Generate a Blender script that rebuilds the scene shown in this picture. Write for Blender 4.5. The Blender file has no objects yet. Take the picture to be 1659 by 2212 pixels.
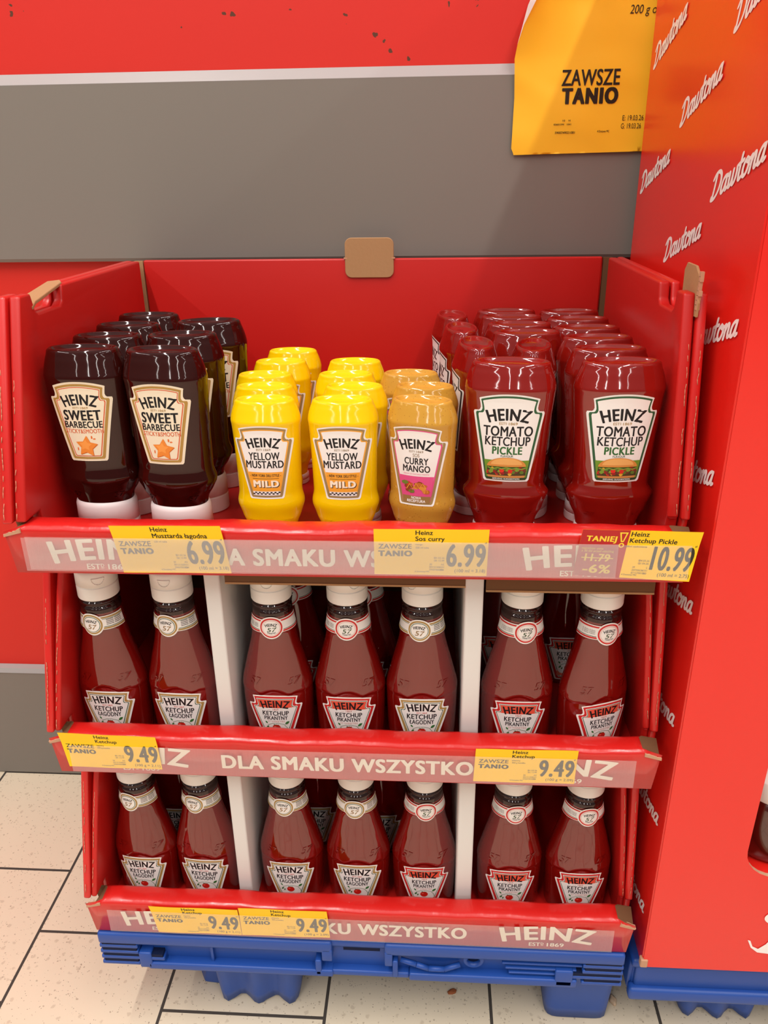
import bpy, bmesh, math, random
from mathutils import Vector, Matrix
from mathutils.geometry import delaunay_2d_cdt

# ------------------------------------------------------------------ camera, world, lights
SC = bpy.context.scene
COL = SC.collection
R = math.radians
PITCH, YAW, ROLL, FPX = .4042, .0635, -.0144, 1700.0
cam = bpy.data.cameras.new('camera')
cam.sensor_fit = 'VERTICAL'; cam.sensor_height = 36.0; cam.sensor_width = 27.0
cam.lens = 36.0 * FPX / 2212
cam.clip_start = .01
co = bpy.data.objects.new('camera', cam); COL.objects.link(co)
_f = Vector((-math.sin(YAW) * math.cos(PITCH), math.cos(YAW) * math.cos(PITCH), -math.sin(PITCH)))
_r = Vector((math.cos(YAW), math.sin(YAW), 0)); _u = _r.cross(_f)
_r2 = math.cos(ROLL) * _r + math.sin(ROLL) * _u; _u2 = -math.sin(ROLL) * _r + math.cos(ROLL) * _u
co.matrix_world = Matrix(((_r2.x, _u2.x, -_f.x, .0782), (_r2.y, _u2.y, -_f.y, -.6238), (_r2.z, _u2.z, -_f.z, .9469), (0, 0, 0, 1)))
SC.camera = co

w = bpy.data.worlds.new('store_air'); SC.world = w; w.use_nodes = True
bg = w.node_tree.nodes['Background']
bg.inputs[0].default_value = (1.0, .965, .92, 1)
_n, _l = w.node_tree.nodes, w.node_tree.links      # bright ceiling overhead, darker aisles around
_tc = _n.new('ShaderNodeTexCoord'); _sp = _n.new('ShaderNodeSeparateXYZ'); _mr = _n.new('ShaderNodeMapRange')
_l.new(_tc.outputs['Generated'], _sp.inputs[0]); _l.new(_sp.outputs['Z'], _mr.inputs['Value'])
_mr.inputs['From Min'].default_value = .15; _mr.inputs['From Max'].default_value = .8
_mr.inputs['To Min'].default_value = .13; _mr.inputs['To Max'].default_value = .55
_l.new(_mr.outputs[0], bg.inputs[1])

def strip_lamp(x, y, z, lx, ly, power, col=(1.0, .968, .925)):
    l = bpy.data.lights.new('ceiling_lamp', 'AREA'); l.shape = 'RECTANGLE'; l.size = lx; l.size_y = ly
    l.energy = power; l.color = col
    o = bpy.data.objects.new('ceiling_lamp', l); COL.objects.link(o); o.location = (x, y, z)
    return o
for x, p in ((-3.1, 64), (-.85, 84), (1.2, 68), (3.3, 46)):
    strip_lamp(x, -1.4, 3.4, .07, 3.4, p)
    strip_lamp(x, -6.0, 3.4, .07, 3.4, p * .5)

SC.view_settings.view_transform = 'Standard'
SC.view_settings.look = 'None'
SC.view_settings.exposure = -0.08
SC.view_settings.gamma = 1.0
SC.view_settings.use_curve_mapping = False

# ------------------------------------------------------------------ materials
def lin(c):
    return tuple(((v / 255) / 12.92 if v / 255 <= .04045 else ((v / 255 + .055) / 1.055) ** 2.4) for v in c) + (1,)
_M = {}
def mat(name, rgb, rough=.5, spec=.5, coat=0, coat_rough=.05, sss=0, sss_r=(.01, .003, .002), trans=0, metal=0):
    if name in _M: return _M[name]
    m = bpy.data.materials.new(name); m.use_nodes = True
    b = m.node_tree.nodes['Principled BSDF']
    b.inputs['Base Color'].default_value = lin(rgb)
    b.inputs['Roughness'].default_value = rough
    b.inputs['Specular IOR Level'].default_value = spec
    b.inputs['Coat Weight'].default_value = coat
    b.inputs['Coat Roughness'].default_value = coat_rough
    b.inputs['Metallic'].default_value = metal
    b.inputs['Transmission Weight'].default_value = trans
    if sss:
        b.inputs['Subsurface Weight'].default_value = sss
        b.inputs['Subsurface Radius'].default_value = sss_r
        b.inputs['Subsurface Scale'].default_value = 1.0
    m.diffuse_color = lin(rgb)
    _M[name] = m
    return m
def ink(rgb):
    return mat('ink_%d_%d_%d' % rgb, rgb, .45, .4)
def nodes_of(m): return m.node_tree.nodes, m.node_tree.links, m.node_tree.nodes['Principled BSDF']
def add_bump(m, scale, strength, dist=.001, stretch=(1, 1, 1), detail=3):
    n, l, b = nodes_of(m)
    tc = n.new('ShaderNodeTexCoord'); mp = n.new('ShaderNodeMapping'); mp.inputs['Scale'].default_value = stretch
    nz = n.new('ShaderNodeTexNoise'); nz.inputs['Scale'].default_value = scale; nz.inputs['Detail'].default_value = detail
    bp = n.new('ShaderNodeBump'); bp.inputs['Strength'].default_value = strength; bp.inputs['Distance'].default_value = dist
    l.new(tc.outputs['Object'], mp.inputs['Vector']); l.new(mp.outputs[0], nz.inputs['Vector'])
    l.new(nz.outputs['Fac'], bp.inputs['Height']); l.new(bp.outputs[0], b.inputs['Normal'])
    return bp
def add_speckle(m, base, spots):
    """spots: list of (rgb, voronoi scale, radius threshold, coverage 0..1)"""
    n, l, b = nodes_of(m)
    tc = n.new('ShaderNodeTexCoord')
    cur = None
    for rgb, sc, th, cov in spots:
        v = n.new('ShaderNodeTexVoronoi'); v.inputs['Scale'].default_value = sc
        wn = n.new('ShaderNodeTexNoise'); wn.inputs['Scale'].default_value = sc * 1.7; wn.inputs['Detail'].default_value = 2
        mx = n.new('ShaderNodeMixRGB'); mx.inputs[0].default_value = .55 / sc
        l.new(tc.outputs['Object'], wn.inputs['Vector'])
        ad = n.new('ShaderNodeVectorMath'); ad.operation = 'MULTIPLY_ADD'
        ad.inputs[1].default_value = (.6 / sc,) * 3
        l.new(wn.outputs['Color'], ad.inputs[0]); l.new(tc.outputs['Object'], ad.inputs[2])
        l.new(ad.outputs[0], v.inputs['Vector'])
        lt = n.new('ShaderNodeMapRange'); lt.inputs['From Min'].default_value = th; lt.inputs['From Max'].default_value = th * .6
        l.new(v.outputs['Distance'], lt.inputs['Value'])
        sep = n.new('ShaderNodeSeparateColor'); l.new(v.outputs['Color'], sep.inputs[0])
        g = n.new('ShaderNodeMath'); g.operation = 'LESS_THAN'; g.inputs[1].default_value = cov
        l.new(sep.outputs[0], g.inputs[0])
        mu = n.new('ShaderNodeMath'); mu.operation = 'MULTIPLY'; l.new(lt.outputs[0], mu.inputs[0]); l.new(g.outputs[0], mu.inputs[1])
        mix = n.new('ShaderNodeMixRGB'); l.new(mu.outputs[0], mix.inputs[0])
        if cur is None: mix.inputs[1].default_value = lin(base)
        else: l.new(cur, mix.inputs[1])
        mix.inputs[2].default_value = lin(rgb); cur = mix.outputs[0]
    l.new(cur, b.inputs['Base Color'])
    return cur

M_RED = mat('glossy_red_card', (206, 30, 26), .36, .5, .25, .2)
add_bump(M_RED, 90, .10, .002, (1, .4, .4))
M_LIP = mat('glossy_red_folded_lip', (206, 30, 26), .30, .5, .4, .15)
add_bump(M_LIP, 70, .22, .003, (1.6, .5, .25), 4)
M_REDIN = mat('inner_red_card', (192, 27, 22), .40, .4, .08, .25)
add_bump(M_REDIN, 14, .08, .004)
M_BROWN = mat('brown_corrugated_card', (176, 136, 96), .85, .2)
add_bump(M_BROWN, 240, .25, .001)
M_BROWND = mat('dull_brown_card_and_shade', (112, 78, 52), .85, .2)  # real brown card; also paints shade on the lower back panels
M_EDGE = mat('worn_card_edge', (196, 150, 120), .9, .1)
M_WHITEC = mat('white_card', (226, 222, 216), .6, .3)
M_BLUE = mat('blue_plastic', (30, 74, 156), .42, .5)
add_bump(M_BLUE, 120, .06, .001)
M_SLOTSHADE = mat('painted_slot_shade', (14, 26, 58), .7, .2)  # near-black blue that paints the shade inside pallet slots and recesses
M_CAP = mat('white_cap_plastic', (238, 234, 226), .38, .5, sss=.0)
M_CAPP = mat('pale_cap_plastic', (236, 218, 216), .4, .5)
M_TOM = mat('tomato_sauce_in_clear_plastic', (112, 11, 6), .06, 1.0, 0, .04, sss=.0)
M_NECK = mat('clear_dark_neck', (44, 18, 14), .06, .6, 0, .03)
M_BBQ = mat('barbecue_sauce_in_clear_plastic', (46, 8, 5), .06, .5, 0, .03)
M_MUS = mat('mustard_in_clear_plastic', (246, 200, 4), .10, .5, 0, .06)
M_CUR = mat('curry_sauce_in_clear_plastic', (198, 146, 54), .10, .5, 0, .05)
add_speckle(M_CUR, (198, 146, 54), [((146, 90, 34), 620, .28, .20), ((214, 168, 84), 200, .3, .25)])
M_PIC = mat('pickle_ketchup_in_clear_plastic', (132, 17, 10), .06, .95, 0, .03)
M_WALLRED = mat('red_wall_laminate', (212, 40, 29), .5, .4)
M_GREY = mat('grey_wall_panel', (128, 121, 113), .5, .35)
M_GREYL = mat('light_metal_edge', (164, 160, 158), .35, .5)
M_YEL = mat('yellow_paper', (255, 205, 16), .55, .35, .12, .3)
M_POSTER = mat('orange_yellow_poster_paper', (255, 196, 38), .5, .4, .15, .25)
M_DAW = mat('red_display_card', (232, 34, 24), .32, .5, .35, .2)
add_bump(M_DAW, 220, .05, .0006, (1, 1, .25))
M_DAWW = mat('white_print', (246, 240, 236), .4, .5)
M_LET = mat('cream_print', (238, 226, 206), .5, .4)
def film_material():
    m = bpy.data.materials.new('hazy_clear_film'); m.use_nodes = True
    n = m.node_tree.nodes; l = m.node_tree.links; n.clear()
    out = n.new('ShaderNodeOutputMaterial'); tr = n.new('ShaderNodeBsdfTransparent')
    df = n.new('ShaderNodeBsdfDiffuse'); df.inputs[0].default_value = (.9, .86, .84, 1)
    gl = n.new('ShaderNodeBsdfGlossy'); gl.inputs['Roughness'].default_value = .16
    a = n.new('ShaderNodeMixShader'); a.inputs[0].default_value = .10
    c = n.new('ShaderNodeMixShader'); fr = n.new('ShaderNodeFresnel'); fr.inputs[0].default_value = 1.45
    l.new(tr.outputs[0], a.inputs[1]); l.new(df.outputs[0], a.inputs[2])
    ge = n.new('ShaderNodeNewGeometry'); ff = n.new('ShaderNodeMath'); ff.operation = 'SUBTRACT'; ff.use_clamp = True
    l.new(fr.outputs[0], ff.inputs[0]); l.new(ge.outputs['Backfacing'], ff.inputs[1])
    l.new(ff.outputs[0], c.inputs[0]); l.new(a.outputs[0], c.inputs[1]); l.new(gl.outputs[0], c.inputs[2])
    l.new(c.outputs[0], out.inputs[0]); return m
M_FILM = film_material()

# ------------------------------------------------------------------ mesh helpers
def link(name, me, parent=None):
    o = bpy.data.objects.new(name, me); COL.objects.link(o)
    if parent is not None: o.parent = parent
    return o
def tag(o, label=None, cat=None, group=None, kind=None):
    if label: o['label'] = label
    if cat: o['category'] = cat
    if group: o['group'] = group
    if kind: o['kind'] = kind
    return o
def thing(name, label, cat, loc=(0, 0, 0), rz=0, group=None):
    o = link(name, None); o.location = loc; o.rotation_euler = (0, 0, rz); o.empty_display_size = .02
    return tag(o, label, cat, group)

class MB:
    """collects faces with materials; build() makes ONE mesh"""
    def __init__(s): s.v = []; s.f = []; s.mi = []; s.ms = []; s.smooth = []
    def m(s, material):
        if material not in s.ms: s.ms.append(material)
        return s.ms.index(material)
    def add(s, verts, faces, material, smooth=False):
        o = len(s.v); s.v += [tuple(v) for v in verts]; i = s.m(material)
        for f in faces:
            s.f.append([o + k for k in f]); s.mi.append(i); s.smooth.append(smooth)
    def add_bm(s, bm, material, smooth=False):
        bm.verts.index_update()
        s.add([v.co for v in bm.verts], [[v.index for v in f.verts] for f in bm.faces], material, smooth); bm.free()
    def box(s, x0, x1, y0, y1, z0, z1, material, bev=0, seg=2, warp=None):
        bm = bmesh.new(); bmesh.ops.create_cube(bm, size=1)
        for v in bm.verts:
            v.co = Vector((x0 + (v.co.x + .5) * (x1 - x0), y0 + (v.co.y + .5) * (y1 - y0), z0 + (v.co.z + .5) * (z1 - z0)))
        if bev: bmesh.ops.bevel(bm, geom=bm.edges[:], offset=bev, segments=seg, affect='EDGES', profile=.6)
        if warp:
            for v in bm.verts: v.co = Vector(warp(*v.co))
        s.add_bm(bm, material, bool(bev) and seg > 1)
    def prism(s, poly, axis, t0, t1, material, bev=0, warp=None, seg=2, side=None, cuts=1):
        """poly of 2D points extruded along axis ('x': (y,z), 'y': (x,z), 'z': (x,y))"""
        def P(a, b, t): return {'x': (t, a, b), 'y': (a, t, b), 'z': (a, b, t)}[axis]
        bm = bmesh.new(); n = len(poly)
        rows = [[bm.verts.new(P(a, b, t0 + (t1 - t0) * k / cuts)) for a, b in poly] for k in range(cuts + 1)]
        bm.faces.new(rows[0]); bm.faces.new(list(reversed(rows[-1])))
        for k in range(cuts):
            A, B = rows[k], rows[k + 1]
            for i in range(n): bm.faces.new((A[i], B[i], B[(i + 1) % n], A[(i + 1) % n]))
        bmesh.ops.recalc_face_normals(bm, faces=bm.faces)
        if bev: bmesh.ops.bevel(bm, geom=bm.edges[:], offset=bev, segments=seg, affect='EDGES', profile=.6)
        if warp:
            for v in bm.verts: v.co = Vector(warp(*v.co))
        s.add_bm(bm, material, bool(bev) and seg > 1)
    def tube(s, pts, r, material, n=8):
        for k in range(len(pts) - 1):
            a, b = Vector(pts[k]), Vector(pts[k + 1]); d = (b - a).normalized()
            u = d.orthogonal().normalized(); w_ = d.cross(u)
            ring = [[c + r * (math.cos(t * 2 * math.pi / n) * u + math.sin(t * 2 * math.pi / n) * w_) for t in range(n)] for c in (a, b)]
            s.add(ring[0] + ring[1], [(i, (i + 1) % n, n + (i + 1) % n, n + i) for i in range(n)] + [tuple(range(n))[::-1], tuple(range(n, 2 * n))], material, True)
    def build(s, name, parent=None, shade_angle=None):
        me = bpy.data.meshes.new(name); me.from_pydata(s.v, [], s.f)
        for m_ in s.ms: me.materials.append(m_)
        me.polygons.foreach_set('material_index', s.mi); me.polygons.foreach_set('use_smooth', s.smooth)
        me.update()
        return link(name, me, parent)

# ------------------------------------------------------------------ printing: flat 2D art wrapped on a surface
_glyph = {}
def glyphs(txt, bold):
    k = (txt, bold)
    if k in _glyph: return _glyph[k]
    c = bpy.data.curves.new('t', 'FONT'); c.body = txt; c.size = 1; c.offset = 0; c.resolution_u = 4
    c.space_character = 1 + max(0, bold - .01) * 3.2
    o = bpy.data.objects.new('t', c); COL.objects.link(o)
    dg = bpy.context.evaluated_depsgraph_get(); dg.update()
    me = bpy.data.meshes.new_from_object(o.evaluated_get(dg))
    V = [(v.co.x, v.co.y) for v in me.vertices]; F = [list(p.vertices) for p in me.polygons]
    bpy.data.meshes.remove(me); bpy.data.objects.remove(o); bpy.data.curves.remove(c)
    x0 = min(v[0] for v in V); x1 = max(v[0] for v in V)
    _glyph[k] = (V, F, x0, x1); return _glyph[k]
def inside(p, poly):
    x, y = p; r = False; n = len(poly)
    for i in range(n):
        (a, b), (c, d) = poly[i], poly[(i + 1) % n]
        if (b > y) != (d > y) and x < (c - a) * (y - b) / (d - b) + a: r = not r
    return r
def tess(poly, step):
    pts = []
    n = len(poly)
    for i in range(n):
        (a, b), (c, d) = poly[i], poly[(i + 1) % n]
        k = max(1, int(math.hypot(c - a, d - b) / step))
        pts += [(a + (c - a) * j / k, b + (d - b) * j / k) for j in range(k)]
    edges = [(i, (i + 1) % len(pts)) for i in range(len(pts))]
    xs = [p[0] for p in pts]; ys = [p[1] for p in pts]
    grid = []
    nx = int((max(xs) - min(xs)) / step); ny = int((max(ys) - min(ys)) / step)
    for i in range(1, nx + 1):
        for j in range(1, ny + 1):
            q = (min(xs) + (i - .37) * step, min(ys) + (j - .41) * step)
            if inside(q, pts): grid.append(q)
    res = delaunay_2d_cdt([Vector(p) for p in pts + grid], edges, [], 0, 1e-7)
    V = [(v.x, v.y) for v in res[0]]
    F = []
    for f in res[2]:
        cx = sum(V[i][0] for i in f) / len(f); cy = sum(V[i][1] for i in f) / len(f)
        if inside((cx, cy), pts):
            a, b, c = [V[i] for i in f[:3]]
            if (b[0] - a[0]) * (c[1] - a[1]) - (b[1] - a[1]) * (c[0] - a[0]) < 0: f = list(reversed(f))
            F.append(list(f))
    return V, F
def inset(poly, d):
    """inward offset of a clockwise-or-ccw polygon"""
    n = len(poly)
    A = sum(poly[i][0] * poly[(i + 1) % n][1] - poly[(i + 1) % n][0] * poly[i][1] for i in range(n))
    s = 1 if A > 0 else -1
    out = []
    for i in range(n):
        p0, p1, p2 = poly[i - 1], poly[i], poly[(i + 1) % n]
        e1 = (p1[0] - p0[0], p1[1] - p0[1]); e2 = (p2[0] - p1[0], p2[1] - p1[1])
        l1 = math.hypot(*e1) or 1; l2 = math.hypot(*e2) or 1
        n1 = (-e1[1] / l1 * s, e1[0] / l1 * s); n2 = (-e2[1] / l2 * s, e2[0] / l2 * s)
        k = max(.35, 1 + n1[0] * n2[0] + n1[1] * n2[1])
        out.append((p1[0] + d * (n1[0] + n2[0]) / k, p1[1] + d * (n1[1] + n2[1]) / k))
    return out
def ellipse(cx, cy, rx, ry, n=28, a0=0, a1=2 * math.pi):
    full = abs(a1 - a0 - 2 * math.pi) < 1e-6
    m_ = n if full else n + 1
    return [(cx + rx * math.cos(a0 + (a1 - a0) * i / n), cy + ry * math.sin(a0 + (a1 - a0) * i / n)) for i in range(m_)]
def rect(x0, y0, x1, y1): return [(x0, y0), (x1, y0), (x1, y1), (x0, y1)]
def ribbon(pts, wd, end=True):
    """one closed outline following a polyline, mitred joints and rounded ends; cut in quads so nothing overlaps"""
    n = len(pts); L, Rr = [], []
    for i, p in enumerate(pts):
        a = pts[max(0, i - 1)]; b = pts[min(n - 1, i + 1)]
        d = (b[0] - a[0], b[1] - a[1]); l_ = math.hypot(*d) or 1e-9
        nx, ny = -d[1] / l_ * wd / 2, d[0] / l_ * wd / 2
        L.append((p[0] + nx, p[1] + ny)); Rr.append((p[0] - nx, p[1] - ny))
    out = [[L[i], Rr[i], Rr[i + 1], L[i + 1]] for i in range(n - 1)]
    if end:
        for p, q, sg in ((pts[0], pts[1], 1), (pts[-1], pts[-2], 1)):
            t = math.atan2(p[1] - q[1], p[0] - q[0])
            out.append([(p[0] + wd / 2 * math.cos(t + math.pi * (j / 6 - .5)), p[1] + wd / 2 * math.sin(t + math.pi * (j / 6 - .5))) for j in range(7)])
    return out
def est(a, cx, y, h, rgb, L, wd, bold=.02):
    a.text('EST', cx - wd * .5, y, h, rgb, L, wd * .32, bold, align='l')
    a.text('D', cx - wd * .12, y + h * .42, h * .6, rgb, L, wd * .075, bold, align='c'); a.poly(rect(cx - wd * .16, y + h * .18, cx - wd * .08, y + h * .28), rgb, L, 9)
    a.text('1869', cx + wd * .5, y, h, rgb, L, wd * .48, bold, align='r')
class Art:
    """layered flat print in millimetres"""
    def __init__(s, step=4.0): s.items = []; s.step = step
    def poly(s, p, rgb, layer, step=None):
        V, F = tess(p, step or s.step); s.items.append((V, F, rgb, layer))
    def text(s, txt, cx, y0, h, rgb, layer, width=None, bold=.02, arc=0, shear=0, rot=0, align='c', grow=0):
        V, F, x0, x1 = glyphs(txt, bold)
        k = h / .69; sx = (width / (x1 - x0)) if width else k
        xm = {'c': (x0 + x1) / 2, 'l': x0, 'r': x1}[align]
        out = []; hw = (x1 - x0) * sx / 2
        for x, y in V:
            X = (x - xm) * sx; Y = y * k
            if grow: Y *= 1 + grow * (X / hw) ** 2
            X += shear * Y
            if arc:
                rr = hw * hw / (2 * arc); t = X / rr
                X, Y = (rr + Y) * math.sin(t), (rr + Y) * math.cos(t) - rr
            c_, s_ = math.cos(rot), math.sin(rot)
            out.append((cx + X * c_ - Y * s_, y0 + X * s_ + Y * c_))
        s.items.append((out, F, rgb, layer))
        e = bold
        if e > .004:
            ex, ey = e * sx, min(e * k, e * sx) * .7
            for i, (qx, qy) in enumerate(((1, 0), (-1, 0), (.75, .75), (-.75, .75), (.75, -.75), (-.75, -.75))):
                s.items.append(([(x + qx * ex, y + qy * ey) for x, y in out], F, rgb, layer - .06 * (i + 1)))
    def emit(s, mb, mapper, gap=.00009, base=.0002, mats=None):
        for V, F, rgb, layer in s.items:
            m_ = rgb if not isinstance(rgb, tuple) else ink(rgb)
            mb.add([mapper(x, y, base + gap * layer) for x, y in V], F, m_, False)

# ------------------------------------------------------------------ the setting
mb = MB(); mb.box(-4, 4, -5, .43, -.05, 0, mat('beige_floor_tiles', (222, 196, 170), .38, .45))
floor = tag(mb.build('floor'), kind='structure')
def tile_material():
    m = _M['beige_floor_tiles']
    base = (220, 203, 178)
    col = add_speckle(m, base, [((202, 184, 160), 105, .32, .28), ((182, 164, 142), 210, .30, .22), ((118, 102, 88), 420, .24, .16)])
    n, l, b = nodes_of(m)
    tc = n.new('ShaderNodeTexCoord'); sp = n.new('ShaderNodeSeparateXYZ'); l.new(tc.outputs['Object'], sp.inputs[0])
    def M(op, a, b_=None, c=None):
        q = n.new('ShaderNodeMath'); q.operation = op
        for i, v in enumerate((a, b_, c)):
            if v is None: continue
            if isinstance(v, (int, float)): q.inputs[i].default_value = v
            else: l.new(v, q.inputs[i])
        return q.outputs[0]
    T = .2035
    u = M('DIVIDE', M('ADD', sp.outputs['X'], .044 + 20 * T), T)
    colu = M('FLOOR', u); fu = M('FRACT', u)
    odd = M('MODULO', colu, 2.0)
    v = M('ADD', M('DIVIDE', M('ADD', sp.outputs['Y'], -.1135 + 40 * T), T), M('MULTIPLY', odd, .5))
    fv = M('FRACT', v)
    du = M('MINIMUM', fu, M('SUBTRACT', 1.0, fu)); dv = M('MINIMUM', fv, M('SUBTRACT', 1.0, fv))
    d = M('MINIMUM', du, dv)
    g = M('LESS_THAN', d, .0095)
    mix = n.new('ShaderNodeMixRGB'); l.new(g, mix.inputs[0]); l.new(col, mix.inputs[1]); mix.inputs[2].default_value = lin((66, 58, 52))
    l.new(mix.outputs[0], b.inputs['Base Color'])
    rg = n.new('ShaderNodeMapRange'); rg.inputs['To Min'].default_value = .38; rg.inputs['To Max'].default_value = .9
    l.new(g, rg.inputs['Value']); l.new(rg.outputs[0], b.inputs['Roughness'])
    bp = n.new('ShaderNodeBump'); bp.inputs['Strength'].default_value = .6; bp.inputs['Distance'].default_value = .002; bp.invert = True
    l.new(g, bp.inputs['Height']); l.new(bp.outputs[0], b.inputs['Normal'])
tile_material()

mb = MB()
mb.box(-4, 4, .4295, .55, 0, 3.2, M_WALLRED)
wall = tag(mb.build('wall_back'), kind='structure')
def wall_chips():
    m = M_WALLRED; n, l, b = nodes_of(m)
    tc = n.new('ShaderNodeTexCoord')
    nz = n.new('ShaderNodeTexNoise'); nz.inputs['Scale'].default_value = 130; nz.inputs['Detail'].default_value = 3
    l.new(tc.outputs['Object'], nz.inputs['Vector'])
    ad = n.new('ShaderNodeVectorMath'); ad.operation = 'MULTIPLY_ADD'; ad.inputs[1].default_value = (.011, .011, .011)
    l.new(nz.outputs['Color'], ad.inputs[0]); l.new(tc.outputs['Object'], ad.inputs[2])
    cur = None
    for x, z, r in CHIPS:
        di = n.new('ShaderNodeVectorMath'); di.operation = 'DISTANCE'
        di.inputs[1].default_value = (x + .0055, .4295 + .0055, z + .0055); l.new(ad.outputs[0], di.inputs[0])
        q = n.new('ShaderNodeMath'); q.operation = 'LESS_THAN'; q.inputs[1].default_value = r; l.new(di.outputs['Value'], q.inputs[0])
        if cur is None: cur = q.outputs[0]
        else:
            a = n.new('ShaderNodeMath'); a.operation = 'MAXIMUM'; l.new(cur, a.inputs[0]); l.new(q.outputs[0], a.inputs[1]); cur = a.outputs[0]
    mix = n.new('ShaderNodeMixRGB'); l.new(cur, mix.inputs[0]); mix.inputs[1].default_value = lin((212, 40, 29)); mix.inputs[2].default_value = lin((92, 50, 30))
    l.new(mix.outputs[0], b.inputs['Base Color'])
CHIPS = [(-.419, 1.109, .0032), (-.430, 1.106, .002), (-.167, 1.103, .0032), (-.156, 1.101, .0034), (-.2186, 1.09, .0018), (-.1, 1.122, .0016), (-.0885, 1.105, .0022),
         (-.025, 1.099, .0026), (-.023, 1.090, .0016), (.008, 1.077, .0044), (.019, 1.071, .0020), (.026, 1.061, .0036), (.047, 1.052, .0030),
         (.094, 1.106, .0024), (.125, 1.111, .0034), (.127, 1.104, .0016), (.137, 1.117, .0026), (-.418, 1.117, .0018), (-.405, 1.11, .0014), (.105, 1.112, .0012)]
CHIPS = [(x, z + .019, r * .8) for x, z, r in CHIPS]
wall_chips()
mb = MB()   # grey bumper board with a light bevelled top edge
mb.prism([(.4295, .849), (.419, .849), (.417, .853), (.417, 1.052), (.4295, 1.064)], 'x', -4, 4, M_GREY)
mb.prism([(.4169, 1.0521), (.4169, 1.0516), (.4294, 1.0640), (.4294, 1.0645)], 'x', -4, 4, M_GREYL)
tag(mb.build('trim_1'), kind='structure')
mb = MB()
mb.prism([(.4295, 0), (.419, 0), (.417, .003), (.417, .209), (.420, .215), (.4295, .2165)], 'x', -4, 4, M_GREY)
mb.prism([(.4166, .2085), (.4197, .2152), (.4294, .2169), (.4294, .2175), (.4192, .2158), (.4160, .2085)], 'x', -4, 4, M_GREYL)
tag(mb.build('baseboard_back'), kind='structure')

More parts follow.
